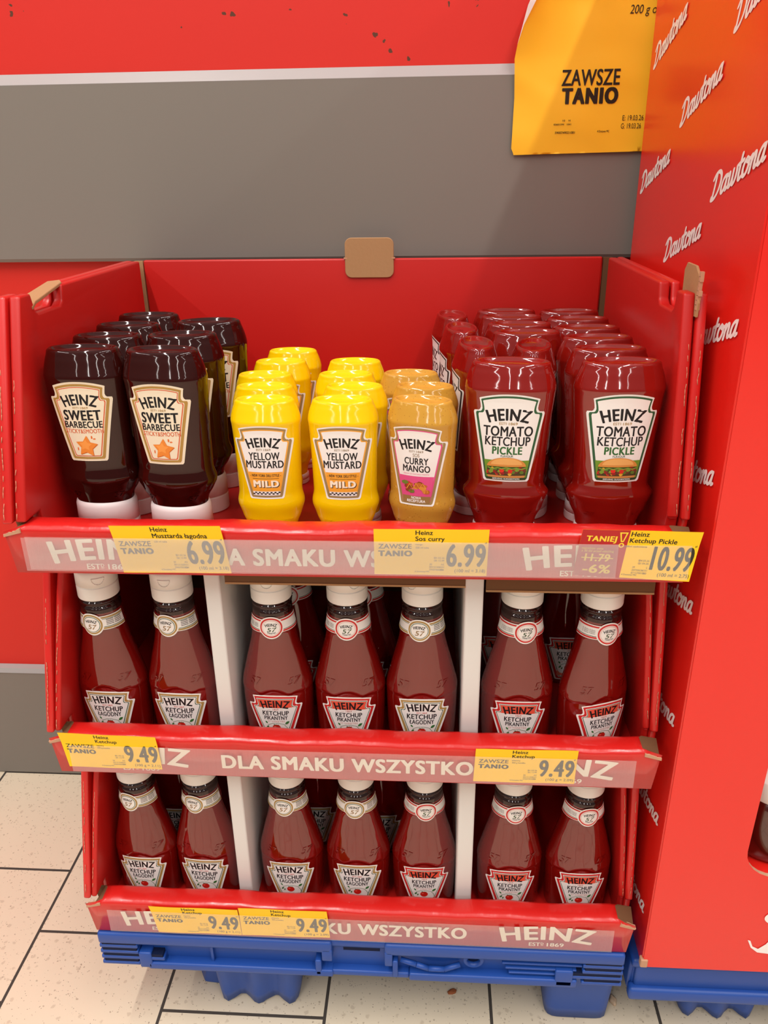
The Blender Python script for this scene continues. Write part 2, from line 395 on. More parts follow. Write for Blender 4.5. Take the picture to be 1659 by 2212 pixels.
# ------------------------------------------------------------------ pallets
def pallet(name, label, x0, x1, y0, y1, ztop, feet, details):
    root = thing(name, label, 'pallet', ((x0 + x1) / 2, (y0 + y1) / 2, 0))
    ox, oy = (x0 + x1) / 2, (y0 + y1) / 2
    X0, X1, Y0, Y1 = x0 - ox, x1 - ox, y0 - oy, y1 - oy
    mb = MB(); zb = ztop - .056
    mb.box(X0, X1, Y0 + .004, Y1, ztop - .012, ztop, M_BLUE, .004)
    mb.box(X0 + .004, X1 - .004, Y0 + .011, Y0 + .016, zb + .002, ztop - .004, M_BLUE)       # recessed web
    mb.box(X0, X0 + .012, Y0 + .012, Y1, zb, ztop - .004, M_BLUE, .003)
    mb.box(X1 - .012, X1, Y0 + .012, Y1, zb, ztop - .004, M_BLUE, .003)
    mb.box(X0, X1, Y1 - .01, Y1, zb, ztop - .004, M_BLUE, .003)
    mb.box(X0 + .02, X1 - .02, Y0 + .02, Y1 - .02, ztop - .03, ztop - .011, M_BLUE)
    if details:
        # outer rims and ribs of the front skirt
        mb.box(X0, -.028, Y0, Y0 + .014, ztop - .017, ztop - .0005, M_BLUE, .003)
        mb.box(.032, X1, Y0, Y0 + .014, ztop - .017, ztop - .0005, M_BLUE, .003)
        mb.box(X0 + .055, -.028, Y0, Y0 + .014, zb, zb + .010, M_BLUE, .002)
        mb.box(-.045, .06, Y0 + .002, Y0 + .014, zb + .001, zb + .009, M_BLUE, .002)
        mb.box(.06, X1 - .05, Y0, Y0 + .014, zb, zb + .011, M_BLUE, .002)
        mb.box(-.040, -.028, Y0, Y0 + .014, ztop - .030, ztop - .012, M_BLUE, .0015)
        mb.box(-.048, -.041, Y0, Y0 + .014, zb + .003, zb + .026, M_BLUE, .0015)
        mb.box(.032, .041, Y0, Y0 + .014, ztop - .034, ztop - .012, M_BLUE, .0015)
        mb.box(.041, .047, Y0, Y0 + .014, zb + .004, zb + .030, M_BLUE, .0015)
        mb.box(-.171, -.168, Y0 + .006, Y0 + .014, zb + .006, ztop - .012, M_BLUE)
        mb.box(X0 + .045, X0 + .06, Y0, Y0 + .014, zb + .002, zb + .026, M_BLUE, .002)
        mb.box(X1 - .075, X1 - .055, Y0, Y0 + .014, zb + .002, zb + .026, M_BLUE, .002)
        for k, (dz, ln) in enumerate(((-.022, .045), (-.031, .045), (-.040, .075), (-.049, .045))):
            for sx in (-1, 1):
                a = X0 if sx < 0 else X1
                lo, hi = (a, a + ln) if sx < 0 else (a - ln, a)
                mb.box(lo, hi, Y0 + .001, Y0 + .013, ztop + dz - .0024, ztop + dz + .0024, M_BLUE, .0012)
                mb.box(lo + .003, hi - .002, Y0 + .0016, Y0 + .0112, ztop + dz + .0022, ztop + dz + .0068, M_SLOTSHADE)  # solid dark filler between ribs, slot shade put into its colour
        mb.tube([(.050, Y0 + .006, zb + .027), (.068, Y0 + .003, zb + .024), (.082, Y0 + .003, zb + .018), (.1, Y0 + .003, zb + .018), (.118, Y0 + .006, zb + .023)], .0032, M_BLUE)
        for k in range(3): mb.box(.165 + .004 * k, .255 - .006 * k, Y0 + .003, Y0 + .014, zb + .030 - k * .0075, zb + .0325 - k * .0075, M_BLUE, .001)
        V = [(.133 + r_ * math.cos(t), Y0 + yy, zb + .030 + r_ * math.sin(t)) for r_, yy in ((.0115, .006), (.008, .004), (.0075, .0105)) for t in [2 * math.pi * i / 24 for i in range(24)]]
        mb.add(V, [(k * 24 + i, k * 24 + (i + 1) % 24, (k + 1) * 24 + (i + 1) % 24, (k + 1) * 24 + i) for k in range(2) for i in range(24)], M_BLUE, True)
        mb.add(V[48:], [tuple(range(24))], M_SLOTSHADE)
        mb.box(-.016, .026, Y0 + .0095, Y0 + .0108, ztop - .022, ztop - .010, M_SLOTSHADE)
    else:
        mb.box(X0, X1, Y0, Y0 + .013, zb - .004, zb + .014, M_BLUE, .004)
        mb.box(X0 + .006, X1, Y0 + .006, Y0 + .014, zb + .012, ztop - .002, M_BLUE, .003)
    mb.build('deck', root)
    for fx, fy, wx, wy, kind in feet:
        mb = MB(); cx, cy = fx - ox, fy - oy; n = 56; rows = []
        for k in range(7):
            t = k / 6; z = .002 + t * (zb + .006); gr = .80 + .20 * t if kind == 0 else .86 + .14 * t
            row = []
            for i in range(n):
                a = 2 * math.pi * i / n; c, s_ = math.cos(a), math.sin(a)
                q = (abs(c) ** 7 + abs(s_) ** 7) ** (-1 / 7.)
                X, Y = q * c * wx * gr, q * s_ * wy * gr
                if kind == 0 and abs(s_) > .55:
                    Y *= 1 + .16 * (math.cos(X / wx * 9.6) * (1 - .25 * t))
                zz = z
                if k == 0 and kind == 0: zz += .004 * (1 - math.cos(X / wx * 9.6)) * .5
                row.append((cx + X, cy + Y, zz))
            rows += row
        mb.add(rows, [(k * n + i, k * n + (i + 1) % n, (k + 1) * n + (i + 1) % n, (k + 1) * n + i) for k in range(6) for i in range(n)] + [tuple(range(n))[::-1], tuple(range(6 * n, 7 * n))], M_BLUE, True)
        if kind == 0:
            mb.prism([(cx - wx * .70, cy - wy * .35), (cx - wx * 1.20, cy - wy * .30), (cx - wx * 1.34, cy + wy * .05), (cx - wx * 1.34, cy + wy * .8), (cx - wx * .8, cy + wy * .9)], 'z', .001, zb + .004, M_BLUE, .003, warp=lambda x, y, z: (cx + (x - cx) * (1 - .22 * max(0, z - .03) / .06), y, z))
        mb.build('foot', root)
    return root
pallet('display_pallet', 'blue plastic pallet under the red three-tier sauce display', -.3, .3, -.003, .397, .150,
       [(-.128, .062, .062, .040, 0), (.262, .065, .044, .045, 1), (-.128, .34, .062, .040, 0), (.262, .34, .044, .045, 1)], True)
pallet('display_pallet', 'blue plastic pallet under the tall red display at the right', .312, .912, .004, .404, .128,
       [(.432, .075, .055, .045, 0), (.432, .35, .055, .045, 0), (.80, .075, .055, .045, 0)], False)

# ------------------------------------------------------------------ the three stacked trays
S_T, Z0 = .2316, .152
TZ = [Z0 + 2 * S_T, Z0 + S_T, Z0]                  # top, middle, bottom
TNAME = ['top', 'middle', 'bottom']
def lettering():
    """the same slogan strip on each tray, millimetres, x from tray middle"""
    P = [Art(30) for _ in range(3)]
    art = P[0]
    art.text('HEINZ', -214, 15.5, 19.5, M_LET, 0, 96, .035, arc=5, grow=.12)
    est(art, -214, 5.2, 5.2, M_LET, 0, 38)
    P[1].text('DLA SMAKU WSZYSTKO', -3, 11.5, 16.0, M_LET, 0, 252, .045); art = P[2]
    art.text('HEINZ', 212, 15.5, 19.5, M_LET, 0, 96, .035, arc=5, grow=.12)
    est(art, 212, 5.2, 5.2, M_LET, 0, 38)
    return P
trays = []
for k, z0 in enumerate(TZ):
    zn = .853 if k == 0 else TZ[k - 1] - .002
    root = thing('display_tray', ['top red cardboard tray holding the inverted sauce bottles', 'middle red cardboard tray with white dividers, under the top tray', 'bottom red cardboard tray with white dividers, resting on the blue pallet'][k], 'display tray', (0, 0, z0), 0, 'stacked red display trays')
    trays.append(root)
    # front panel: upright face with a deep folded lip on top
    prof = [(0, 0), (0, .036), (-.0004, .0415), (.0008, .0443), (.0035, .0460), (.010, .0465), (.0195, .0466), (.0230, .0452), (.0242, .042), (.0242, 0)]
    def warp(x, y, z):
        if z > .043: x = x * (1 - .042 * min(1, (z - .043) / .003) * min(1, max(0, (abs(x) - .18) / .12)) ** 2)
        elif abs(x) > .28: x = x * (1 + .022 * max(0, z / .043) ** 2)
        y += .0007 * math.sin(x * 61 + k * 2) * (z / .047)
        z += (.0006 * math.sin(x * 43 + k) + .0004 * math.sin(x * 170 + 2 * k)) * (z > .04)
        return (x, y, z)
    mb = MB(); mb.prism(prof, 'x', -.300, .300, M_LIP, warp=warp, cuts=60)
    for i in range(len(mb.smooth)): mb.smooth[i] = len(mb.f[i]) == 4
    for i, f in enumerate(mb.f):
        if len(f) > 4: mb.mi[i] = mb.m(M_BROWND)
    fp = mb.build('front_panel', root)
    # torn brown corners of the front face
    for sx in (-1, 1):
        mb = MB()
        rnd = random.Random(k * 7 + sx)
        pts = [(sx * (.306 - .002 * i + rnd.uniform(-.0008, .0008)), .0385 + .0007 * i + rnd.uniform(-.0006, .0006)) for i in range(9)]
        poly = pts + [(sx * .289, .0405), (sx * .3055, .0362)]
        mb.prism(poly, 'y', -.0012, .004, M_EDGE); mb.build('torn_corner', root)['label'] = 'frayed brown cardboard corner'
    for art, nm in zip(lettering(), ('printed_logo', 'printed_slogan', 'printed_logo')):
        mb = MB(); art.emit(mb, lambda x, y, o: (x / 1000, -o - .0011 - .0006 * math.sin(x / 1000 * 61 + k * 2) * (y / 47), y / 1000), .00009, .0)
        mb.build(nm, root)['label'] = 'cream lettering printed on the red front'
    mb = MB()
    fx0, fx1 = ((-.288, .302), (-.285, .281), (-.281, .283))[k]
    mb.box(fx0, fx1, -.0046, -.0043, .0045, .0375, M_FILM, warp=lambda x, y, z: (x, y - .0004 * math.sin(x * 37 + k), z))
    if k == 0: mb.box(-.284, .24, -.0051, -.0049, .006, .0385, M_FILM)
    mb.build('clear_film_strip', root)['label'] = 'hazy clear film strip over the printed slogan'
    # floor
    mb = MB(); mb.box(*((-.292, .292) if k == 0 else (-.303, .303)), .024, .386, .0005, .005, M_REDIN); mb.build('tray_floor', root)
    # double side walls with sloping front edge
    H = zn - z0
    for sx in (-1, 1):
        for name, xa, xb in (('outer_side_panel', .2925, .3030), ('inner_side_panel', .2790, .2890)):
            inner = name[0] == 'i'
            if k == 0: xa, xb = ((.2845, .2945) if inner else (.2965, .3060)) if sx < 0 else ((.2885, .2985) if inner else (.3000, .3080))
            else: xa, xb = (.2790, .2855) if inner else (.2950, .3030)
            spread = 0 if k == 0 else (.0165 if inner else .006)
            def splay(x, y, z): return (x + sx * spread * math.sqrt(max(0, 1 - z / H)), y, z)
            yb = (.003 if inner else .001) if sx < 0 else (.030 if inner else .027)
            yt = (.068 if k == 0 else .058) - (0 if inner else .003)
            top = H; zl = .0485 if inner else .0475
            poly = [(yb, zl), (yt, top)]
            if k == 0:
                na, nb, dp = ((.088, .150, .019) if sx < 0 else (.088, .142, .019))
                poly += [(na, top), (na + .004, top - dp + .003), (na + .009, top - dp), (nb - .006, top - dp), (nb, top - dp + .004), (nb + .003, top)]
            poly += [(.376 if inner else .384, top), (.376 if inner else .384, .005), (.05, .005), (.034, .03), (.032, zl)]
            mb = MB()
            if k:     # a few extra points down the edges so that the board can bow outwards
                q0, q1 = poly[0], poly[1]; q2, q3 = poly[2], poly[3]
                poly = [q0] + [(q0[0] + (q1[0] - q0[0]) * t / 8, q0[1] + (q1[1] - q0[1]) * t / 8) for t in range(1, 8)] + [q1, q2] + [(q2[0], q2[1] + (q3[1] - q2[1]) * t / 8) for t in range(1, 8)] + poly[3:]
            mb.prism(poly, 'x', sx * xa, sx * xb, M_RED if name[0] == 'o' else M_REDIN, .0022, warp=splay)
            p = mb.build(name, root)
            # worn pale crease along the front fold
            mb = MB(); rnd = random.Random(int(xa * 1e4) + k * 3 + (sx > 0))
            L = []
            for i in range(40):
                t = i / 39
                yy = yb + (yt - yb) * t + .0003; zz = .052 + (top - .056) * t
                L.append(splay(sx * (xb - (.0032 if name[0] == 'o' else .0024) + rnd.uniform(-.0005, .0005)), yy - .0006, zz))
            for i in range(0, 39):
                if rnd.random() < .62:
                    mb.tube(L[i:i + 2], .00032, M_EDGE, 4)
            if mb.f: mb.build('worn_crease', p)
    # back wall
    mb = MB(); bz = H if k == 0 else H
    bx = .2835 if k == 0 else .302
    mb.box(-bx, bx, .386, .3925, .002, bz, M_REDIN if k == 0 else M_BROWND, .002)  # lower two coloured dark brown, not red, to paint the deep interior shade
    mb.build('back_panel', root)
    if k == 0:
        for sx in (-1, 1):
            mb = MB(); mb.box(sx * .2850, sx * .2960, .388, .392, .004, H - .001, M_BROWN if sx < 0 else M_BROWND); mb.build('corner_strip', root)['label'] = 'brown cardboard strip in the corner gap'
        # brown hand-hole flaps
        def rr(x0, x1, z0_, z1, r, n=6):
            o = []
            for cx, cz, a in ((x1 - r, z0_ + r, -90), (x1 - r, z1 - r, 0), (x0 + r, z1 - r, 90), (x0 + r, z0_ + r, 180)):
                o += [(cx + r * math.cos(R(a + 90 * i / n)), cz + r * math.sin(R(a + 90 * i / n))) for i in range(n + 1)]
            return o
        h = z0
        poly = rr(-.0295, .0305, .8305 - h, .8775 - h, .008)
        out = []
        for x, z in poly:
            if abs(z - (.8535 - h)) < .006: x *= .93
            out.append((x, z))
        mb = MB(); mb.prism(out, 'y', .3835, .3868, M_BROWN, .0006, seg=1)
        for sx in (-1, 1): mb.box(sx * .0275 + .0005, sx * .0315 + .0005, .3832, .3872, .8528 - h, .8545 - h, M_EDGE)
        mb.build('hand_hole_flap', root)['label'] = 'brown uncoated flap over the hand hole'
        # left flap folded outward over the notch
        mb = MB(); a = (-.2795, .088, .849 - h)
        def flapL(x, y, z):     # local u along y, v outwards
            return (-.284 + .020 * (y / .012) - .002, .094 + x, .846 - h + z + .10 * x + .006 * (y / .012))
        mb.prism([(0, 0), (.012, .004), (.062, .0035), (.066, .008), (.056, .017), (.012, .020), (.002, .014)], 'z', 0, .0030, M_BROWN, .0005, warp=lambda x, y, z: (-.2835 - y * .8, .086 + x * 1.15, .8385 - h + z + .20 * x + .22 * y), seg=1)
        mb.build('hand_hole_flap', root)['label'] = 'brown flap folded outward over the left hand hole'
        mb = MB()
        mb.prism([(.060, .834 - h), (.104, .834 - h), (.106, .868 - h), (.100, .8745 - h), (.076, .874 - h), (.066, .868 - h), (.061, .862 - h), (.0625, .854 - h), (.059, .846 - h)], 'x', .2982, .3004, M_BROWN, .0004, seg=1)
        rnd = random.Random(5)
        for i in range(8):
            zz = .840 - h + i * .0038; mb.box(.2978, .3008, .0580 + rnd.uniform(0, .003), .0625 + rnd.uniform(0, .002), zz, zz + .0042, M_EDGE)
        mb.build('hand_hole_flap', root)['label'] = 'torn brown flap standing up at the right hand hole'
        # brown corrugated bases under the tray
        for xa, xb, zz in ((-.116, .113, -.0175), (.1325, .286, -.0215)):
            mb = MB(); mb.box(xa, xb, .034, .37, zz, 0, M_BROWND, .001, 1)
            mb.box(xa - .001, xb + .001, .0320, .0350, zz - .0075, 0, M_BROWND)
            mb.box(xa - .001, xb + .001, .0315, .0352, zz - .0085, zz - .0065, M_BROWN)
            mb.build('corrugated_base', root)['label'] = 'brown corrugated base under the tray'
    else:
        for xa, xb in ((-.1375, -.1220), (.1120, .1295)):
            mb = MB(); mb.box(xa, xb, .031, .38, .005, H - .004, M_WHITEC, .002)
            d_ = mb.build('divider', root); d_['label'] = 'white cardboard divider'

# ------------------------------------------------------------------ bottle shapes
class Body:
    """height profile rows: z, half width, half depth, roundness p, corner cut k"""
    def __init__(s, rows, wave=None): s.rows = rows; s.wave = wave
    def at(s, z):
        r_ = s.rows
        if z <= r_[0][0]: return r_[0][1:]
        for i in range(len(r_) - 1):
            a, b = r_[i], r_[i + 1]
            if z <= b[0]:
                t = (z - a[0]) / (b[0] - a[0]); p0 = r_[max(0, i - 1)]; p3 = r_[min(len(r_) - 1, i + 2)]
                out = []
                for c in range(1, 5):
                    ma = (b[c] - p0[c]) / max(1e-9, b[0] - p0[0]); mb_ = (p3[c] - a[c]) / max(1e-9, p3[0] - a[0]); d = b[0] - a[0]
                    sl = (b[c] - a[c]) / d
                    for_ = lambda m_: 0 if m_ * sl <= 0 else max(-3 * abs(sl), min(3 * abs(sl), m_))
                    ma, mb_ = for_(ma), for_(mb_)
                    t2, t3 = t * t, t * t * t
                    out.append((2 * t3 - 3 * t2 + 1) * a[c] + (t3 - 2 * t2 + t) * d * ma + (-2 * t3 + 3 * t2) * b[c] + (t3 - t2) * d * mb_)
                return out
        return r_[-1][1:]
    def rad(s, z, a):
        c, n = abs(math.cos(a)), abs(math.sin(a))
        w_, d, p, k = s.at(z)
        if s.wave: w2, d, p2, k2 = s.at(z - s.wave(w_ * math.cos(a), z) * (n > .3))
        u, v = c / w_, n / d
        q = math.sqrt(u * u + .02 / (w_ * w_)) + math.sqrt(v * v + .02 / (d * d)) - .1 / w_ * .5
        return (u ** p + v ** p + (q / k) ** p) ** (-1 / p)
    def pt(s, z, a): q = s.rad(z, a); return (q * math.cos(a), q * math.sin(a))
    def front(s, x, z, off):
        lo, hi = -math.pi / 2 - 1.5, -math.pi / 2 + 1.5
        for _ in range(26):
            m_ = (lo + hi) / 2
            if s.pt(z, m_)[0] < x: lo = m_
            else: hi = m_
        q = s.pt(z, (lo + hi) / 2); e = .0015
        # push out along the approximate surface normal
        q2 = s.pt(z, (lo + hi) / 2 + .02); t = (q2[0] - q[0], q2[1] - q[1]); L = math.hypot(*t) or 1
        return (q[0] + t[1] / L * off, q[1] - t[0] / L * off, z)
    def mesh(s, zs, n=72, mat_at=None, close_top=True, close_bottom=True, top_rows=()):
        mb = MB(); rows = []
        for z in zs: rows += [s.pt(z, 2 * math.pi * (i + .5) / n) + (z,) for i in range(n)]
        nr = len(zs)
        for z, sc in top_rows:      # rings on the recessed top: scale of last ring
            w_ = [s.pt(zs[-1], 2 * math.pi * (i + .5) / n) for i in range(n)]
            rows += [(a * sc, b * sc, z) for a, b in w_]; nr += 1
        for k in range(nr - 1):
            zz = zs[k] if k < len(zs) else 9
            mm = mat_at(zz)
            mb.add([], [], mm)
            i0 = mb.m(mm)
            for i in range(n):
                mb.f.append([k * n + i, k * n + (i + 1) % n, (k + 1) * n + (i + 1) % n, (k + 1) * n + i]); mb.mi.append(i0); mb.smooth.append(True)
        mb.v = rows
        mb.f.append(list(range((nr - 1) * n, nr * n))); mb.mi.append(mb.m(mat_at(9))); mb.smooth.append(True)
        mb.f.append(list(range(n))[::-1]); mb.mi.append(mb.m(mat_at(0))); mb.smooth.append(False)
        return mb

def keystone(ew, tw, bw, H, hs=.78, peak=.06, nt=.93):
    """half widths at ears, top and bottom; ears at hs*H"""
    e = hs * H; t = H * (1 - peak)
    right = [(bw * .93, 0), (bw, H * .02)]
    right += [(bw + (ew - bw) * .98, e - H * .025), (ew, e - H * .005), (ew * .985, e + H * .012)]
    # notch cut in under the top corner
    nx = tw * nt
    right += [(ew * .94 + nx * .06, e + H * .014), (nx + .28 * (ew - nx), e + H * .020), (nx + .09 * (ew - nx), e + H * .034), (nx, e + H * .058), (nx + .25 * (tw - nx), e + (t - e) * .62)]
    right += [(tw * .985, t - H * .012), (tw, t), (tw * .97, t + H * .008)]
    n = 8
    for i in range(1, n):
        x = tw * .97 * (1 - i / n); right.append((x, H - (H - t - H * .008) * (x / (tw * .97)) ** 2))
    left = [(-x, y) for x, y in reversed(right)]
    return right + [(0, H)] + left
def kin(P, d):
    """the same outline moved inward by d"""
    ew, tw, bw, H, hs, peak, nt = P
    if not d: return keystone(*P)
    h2 = H - 2 * d; t = H * (1 - peak) - d * 1.7
    return [(x, y + d) for x, y in keystone(ew - d * 1.25, tw - d, bw - d * 1.02, h2, (hs * H - 1.55 * d) / h2, 1 - t / h2, (nt * tw - d) / (tw - d))]
def frame(art, P, cols):
    """cols: list of (inset, rgb)"""
    for i, (d, c) in enumerate(cols): art.poly(kin(P, d), c, i, 3.0)
    return len(cols)
BLK = (22, 20, 22); WHT = (240, 236, 230); GOLD = (172, 138, 74); GRN = (44, 92, 52)
def tomato(a, x, y, r, L):
    a.poly(ellipse(x, y, r, r * .92, 20), (206, 30, 22), L, 2)
    a.poly(ellipse(x - r * .35, y + r * .3, r * .3, r * .22, 10), (236, 96, 78), L + 1, 2)
    for t in (20, 75, 130, 160): a.poly([(x, y + r * .8), (x + r * .75 * math.cos(R(t)) - .3, y + r * .8 + r * .35 * math.sin(R(t)) + .3), (x + r * .6 * math.cos(R(t)), y + r * .62 + r * .3 * math.sin(R(t)))], GRN, L + 1, 3)
def leaf(a, x, y, l, ang, L):
    P = [(0, 0), (.3, .22), (.65, .24), (1, 0), (.65, -.2), (.3, -.2)]
    c, s_ = math.cos(ang) * l, math.sin(ang) * l
    a.poly([(x + u * c - v * s_, y + u * s_ + v * c) for u, v in P], (52, 112, 52), L, 3)
def art_ketchup(kind):
    a = Art(3.0); H = 58
    K = (27.5, 23.5, 14.5, H, .775, .05, .93)
    if kind == 'mild':
        L = frame(a, K, [(0, WHT), (1.7, GOLD), (3.9, WHT), (4.6, GRN), (5.3, WHT)])
        a.text('HEINZ', 0, 43.6, 8.4, BLK, L, 27, .045, arc=1.9, grow=.1)
        est(a, 0, 40.2, 1.6, (200, 60, 50), L, 10.5)
        a.text('KETCHUP', 0, 33.2, 6.0, BLK, L, 30, .03)
        a.text('ŁAGODNY', 0, 26.9, 5.2, BLK, L, 25, .03)
    else:
        L = frame(a, K, [(0, WHT), (1.5, (204, 40, 38)), (3.8, WHT), (4.5, GRN), (5.1, WHT)])
        Q = kin(K, 5.3)
        def clip(y0, y1): return [(x, min(max(y, y0), y1)) for x, y in Q]
        top = [p for p in Q if p[1] > 42.6]
        a.poly(top, (226, 84, 60), L, 3)
        a.text('HEINZ', 0, 43.4, 8.4, BLK, L + 1, 26, .045, arc=1.9, grow=.1)
        a.text('— 1869 —', 0, 39.6, 2.2, (190, 110, 100), L, 16, .01)
        a.text('KETCHUP', 0, 33.2, 5.4, BLK, L, 27, .03)
        a.text('PIKANTNY', 0, 27.6, 4.6, BLK, L, 24, .03)
        a.text('57 VARIETIES', 0, 24.6, 1.8, (206, 150, 140), L, 18, .01)
        a.poly([(-12.6, 6), (12.6, 6), (12.4, 14), (9, 10), (0, 8), (-9, 10), (-12.4, 14)], (232, 120, 100), L, 3)
    for q in ribbon([(-9, 20.6), (-4, 23), (2, 23.4), (8, 21.5), (11, 17), (12, 12)], .5): a.poly(q, (60, 110, 60), L, 9)
    tomato(a, 0, 17.6, 4.3, L + 1)
    leaf(a, 9, 21.5, 6.2, .7, L + 1); leaf(a, -9, 22.5, 4, 2.2, L + 1); leaf(a, -8, 20, 4.5, -2.2, L + 1); leaf(a, -6.5, 18, 3.5, -1.9, L + 1)
    return a
def art_neck(kind):
    a = Art(1.5); W = 60
    c1 = GOLD if kind == 'mild' else (204, 40, 38)
    bx0, bx1, b0, b1 = -33, 33, 4.0, 18.5
    def band(y0, y1, col, L): a.poly(rect(bx0, y0, bx1, y1), col, L, 2.2)
    band(b0, b1, WHT, 0); band(b0 + 1.0, b0 + 2.6, c1, 1); band(b1 - 2.6, b1 - 1.0, c1, 1)
    band(b0 + 3.0, b0 + 3.5, GRN, 1)
    if kind == 'mild': band(b1 - 3.6, b1 - 3.1, GRN, 1)
    for i in range(4):
        y = b0 + 5.0 + i * 1.6
        if kind == 'mild':
            for q in range(2): a.poly(rect(14.5 + 8 * q, y, 21.5 + 8 * q, y + .7), (96, 90, 86), 1, 3)
        elif i < 3: a.text('ul. Okólna, Pudliszki,', -19.5, y + .2, 1.3, (96, 90, 86), 1, 13, .0)
    a.poly(ellipse(0, 10, 12.2, 11.8, 40), WHT, 2, 2.0)
    a.poly(ellipse(0, 10, 10.9, 10.5, 40), c1, 3, 2.0); a.poly(ellipse(0, 10, 9.3, 8.9, 40), WHT, 4, 2.0)
    a.poly(ellipse(0, 10, 8.7, 8.3, 40), GRN if kind == 'mild' else (232, 180, 172), 5, 2.0); a.poly(ellipse(0, 10, 8.1, 7.7, 40), WHT, 6, 2.0)
    a.text('HEINZ', 0, 12.0, 3.0, BLK, 7, 10.2, .04, arc=1.0)
    a.text('57', 0, 5.0 if kind == 'mild' else 6.0, 5.0 if kind == 'mild' else 4.4, (150, 118, 76) if kind == 'mild' else (70, 90, 60), 7, 8, .018, shear=.25)
    if kind != 'mild': a.text('VARIETIES', 0, 3.6, 1.5, BLK, 7, 9.0, .02, arc=-.9)
    return a

# ketchup bottle standing on its base, white cap on top
def _wave(x, z):
    if z < .045 or z > .101: return 0
    f = 1 - abs((z - .071) / .028) if abs(z - .071) < .028 else 0
    u = x / .038
    hump = .0075 * max(0, math.cos(u * math.pi / 1.15)) ** .8 if abs(u) < .575 else 0
    side = .0035 * max(0, math.sin((abs(u) - .55) * math.pi / .45)) if abs(u) > .55 else 0
    return (hump + side - .003) * min(1, 2 * f)
KB = Body([(0, .031, .0185, 5, 1.55), (.003, .0350, .0225, 5, 1.55), (.008, .0368, .0240, 5, 1.5), (.05, .0380, .0245, 6, 1.50), (.065, .0384, .0246, 6, 1.46), (.0675, .0385, .0247, 6, 1.44),
           (.0700, .0386, .0260, 7, 1.40), (.0715, .0385, .0262, 7, 1.38), (.077, .0379, .0257, 7, 1.36), (.10, .0318, .0228, 7, 1.36), (.125, .0258, .0205, 4, 1.5), (.138, .0240, .0205, 2.4, 2.2), (.144, .0222, .0205, 2, 9),
           (.157, .0204, .0200, 2, 9), (.163, .0200, .0199, 2, 9), (.1635, .0186, .0186, 2, 9), (.167, .0186, .0186, 2, 9), (.1675, .0205, .0205, 2, 9), (.1695, .0205, .0205, 2, 9), (.170, .0183, .0183, 2, 9), (.180, .0183, .0183, 2, 9)], _wave)
ZS = [0, .0015, .003, .0055, .008, .015, .025, .035, .042] + [.042 + .0016 * i for i in range(1, 30)] + [.092 + .004 * i for i in range(8)] + [.123, .127, .131, .135, .138, .141, .144, .148, .152, .157, .160, .163, .1635, .1655, .167, .1675, .1685, .1695, .170, .180]
def cap_mesh(r=.0205, z0=.1715, h=.033, mat_=M_CAP, sx=1.0, sy=1.0, n=96, tab=0.0, flip=False):
    """ribbed flip-top cap: ribbed collar, seam, smooth lid, thumb recess"""
    prof = [(.0, .955, 0), (.0004, .985, 0), (.0012, 1.0, 1), (.40 * h, 1.0, 1), (.42 * h, .995, 0), (.43 * h, .968, 0), (.455 * h, .968, 0), (.46 * h, 1.0, 0), (.88 * h, .985, 0), (.955 * h, .955, 0), (.99 * h, .89, 0), (h, .80, 0), (h, .4, 0)]
    mb = MB(); V = []
    for z, q, rib in prof:
        for i in range(n):
            a = 2 * math.pi * i / n
            rr_ = r * q * (1 - (.012 if rib and i % 2 else 0))
            V.append((rr_ * math.cos(a) * sx, rr_ * math.sin(a) * sy, z0 + z))
    m_ = len(prof)
    mb.add(V, [(k * n + i, k * n + (i + 1) % n, (k + 1) * n + (i + 1) % n, (k + 1) * n + i) for k in range(m_ - 1) for i in range(n)] + [tuple(range((m_ - 1) * n, m_ * n)), tuple(range(n))[::-1]], mat_, True)
    if not flip:
        # half-moon thumb recess rim
        P = []
        for i in range(11):
            t = math.pi * i / 10; s_ = -.0062 * math.cos(t); zz = z0 + .47 * h - .0070 * math.sin(t) + .0098
            ang = -math.pi / 2 + tab + s_ / r
            P.append((r * 1.0 * math.cos(ang), r * 1.0 * math.sin(ang), zz))
        mb.tube(P, .0004, mat_, 6)
        mb.tube([(r * math.cos(-math.pi / 2 + tab + q * .0062 / r / 5), r * math.sin(-math.pi / 2 + tab + q * .0062 / r / 5), P[0][2]) for q in range(-5, 6)], .0004, mat_, 6)
    return mb
ALLB = []
def place_parts(parts, name, label, loc, rz, group, lean=(0, 0), neck_turn=0):
    r_ = link(name, None); r_.location = loc; r_.rotation_euler = (lean[0], lean[1], rz); r_.empty_display_size = .02
    tag(r_, label, 'sauce bottle', group)
    for nm, me, sub in parts:
        c = link(nm, me, r_)
        if nm == 'neck_label' and neck_turn: c.rotation_euler = (0, 0, neck_turn)
        for nm2, me2 in sub: link(nm2, me2, c)
    return r_
def mesh_of(o):
    me = o.data; bpy.data.objects.remove(o); return me
body_me = mesh_of(KB.mesh(ZS, 84, lambda z: M_NECK if z >= .1565 and z < 8 else M_TOM).build('bottle_body'))
cap_me = [mesh_of(cap_mesh(tab=t).build('flip_cap')) for t in (0, .5, -.6)]
def emb57(b, x, z, hh, ww, mt):
    a = Art(9); a.text('57', x, z, hh, mt, 0, ww, .012, shear=.25)
    mb = MB(); a.emit(mb, lambda x, y, o: b.front(x / 1000, y / 1000, .0006)); return mesh_of(mb.build('embossed_number'))
emb_me = [emb57(KB, q * 20, 79, 8, 10, M_TOM) for q in (-1, 1)]
lab_me, nck_me = {}, {}
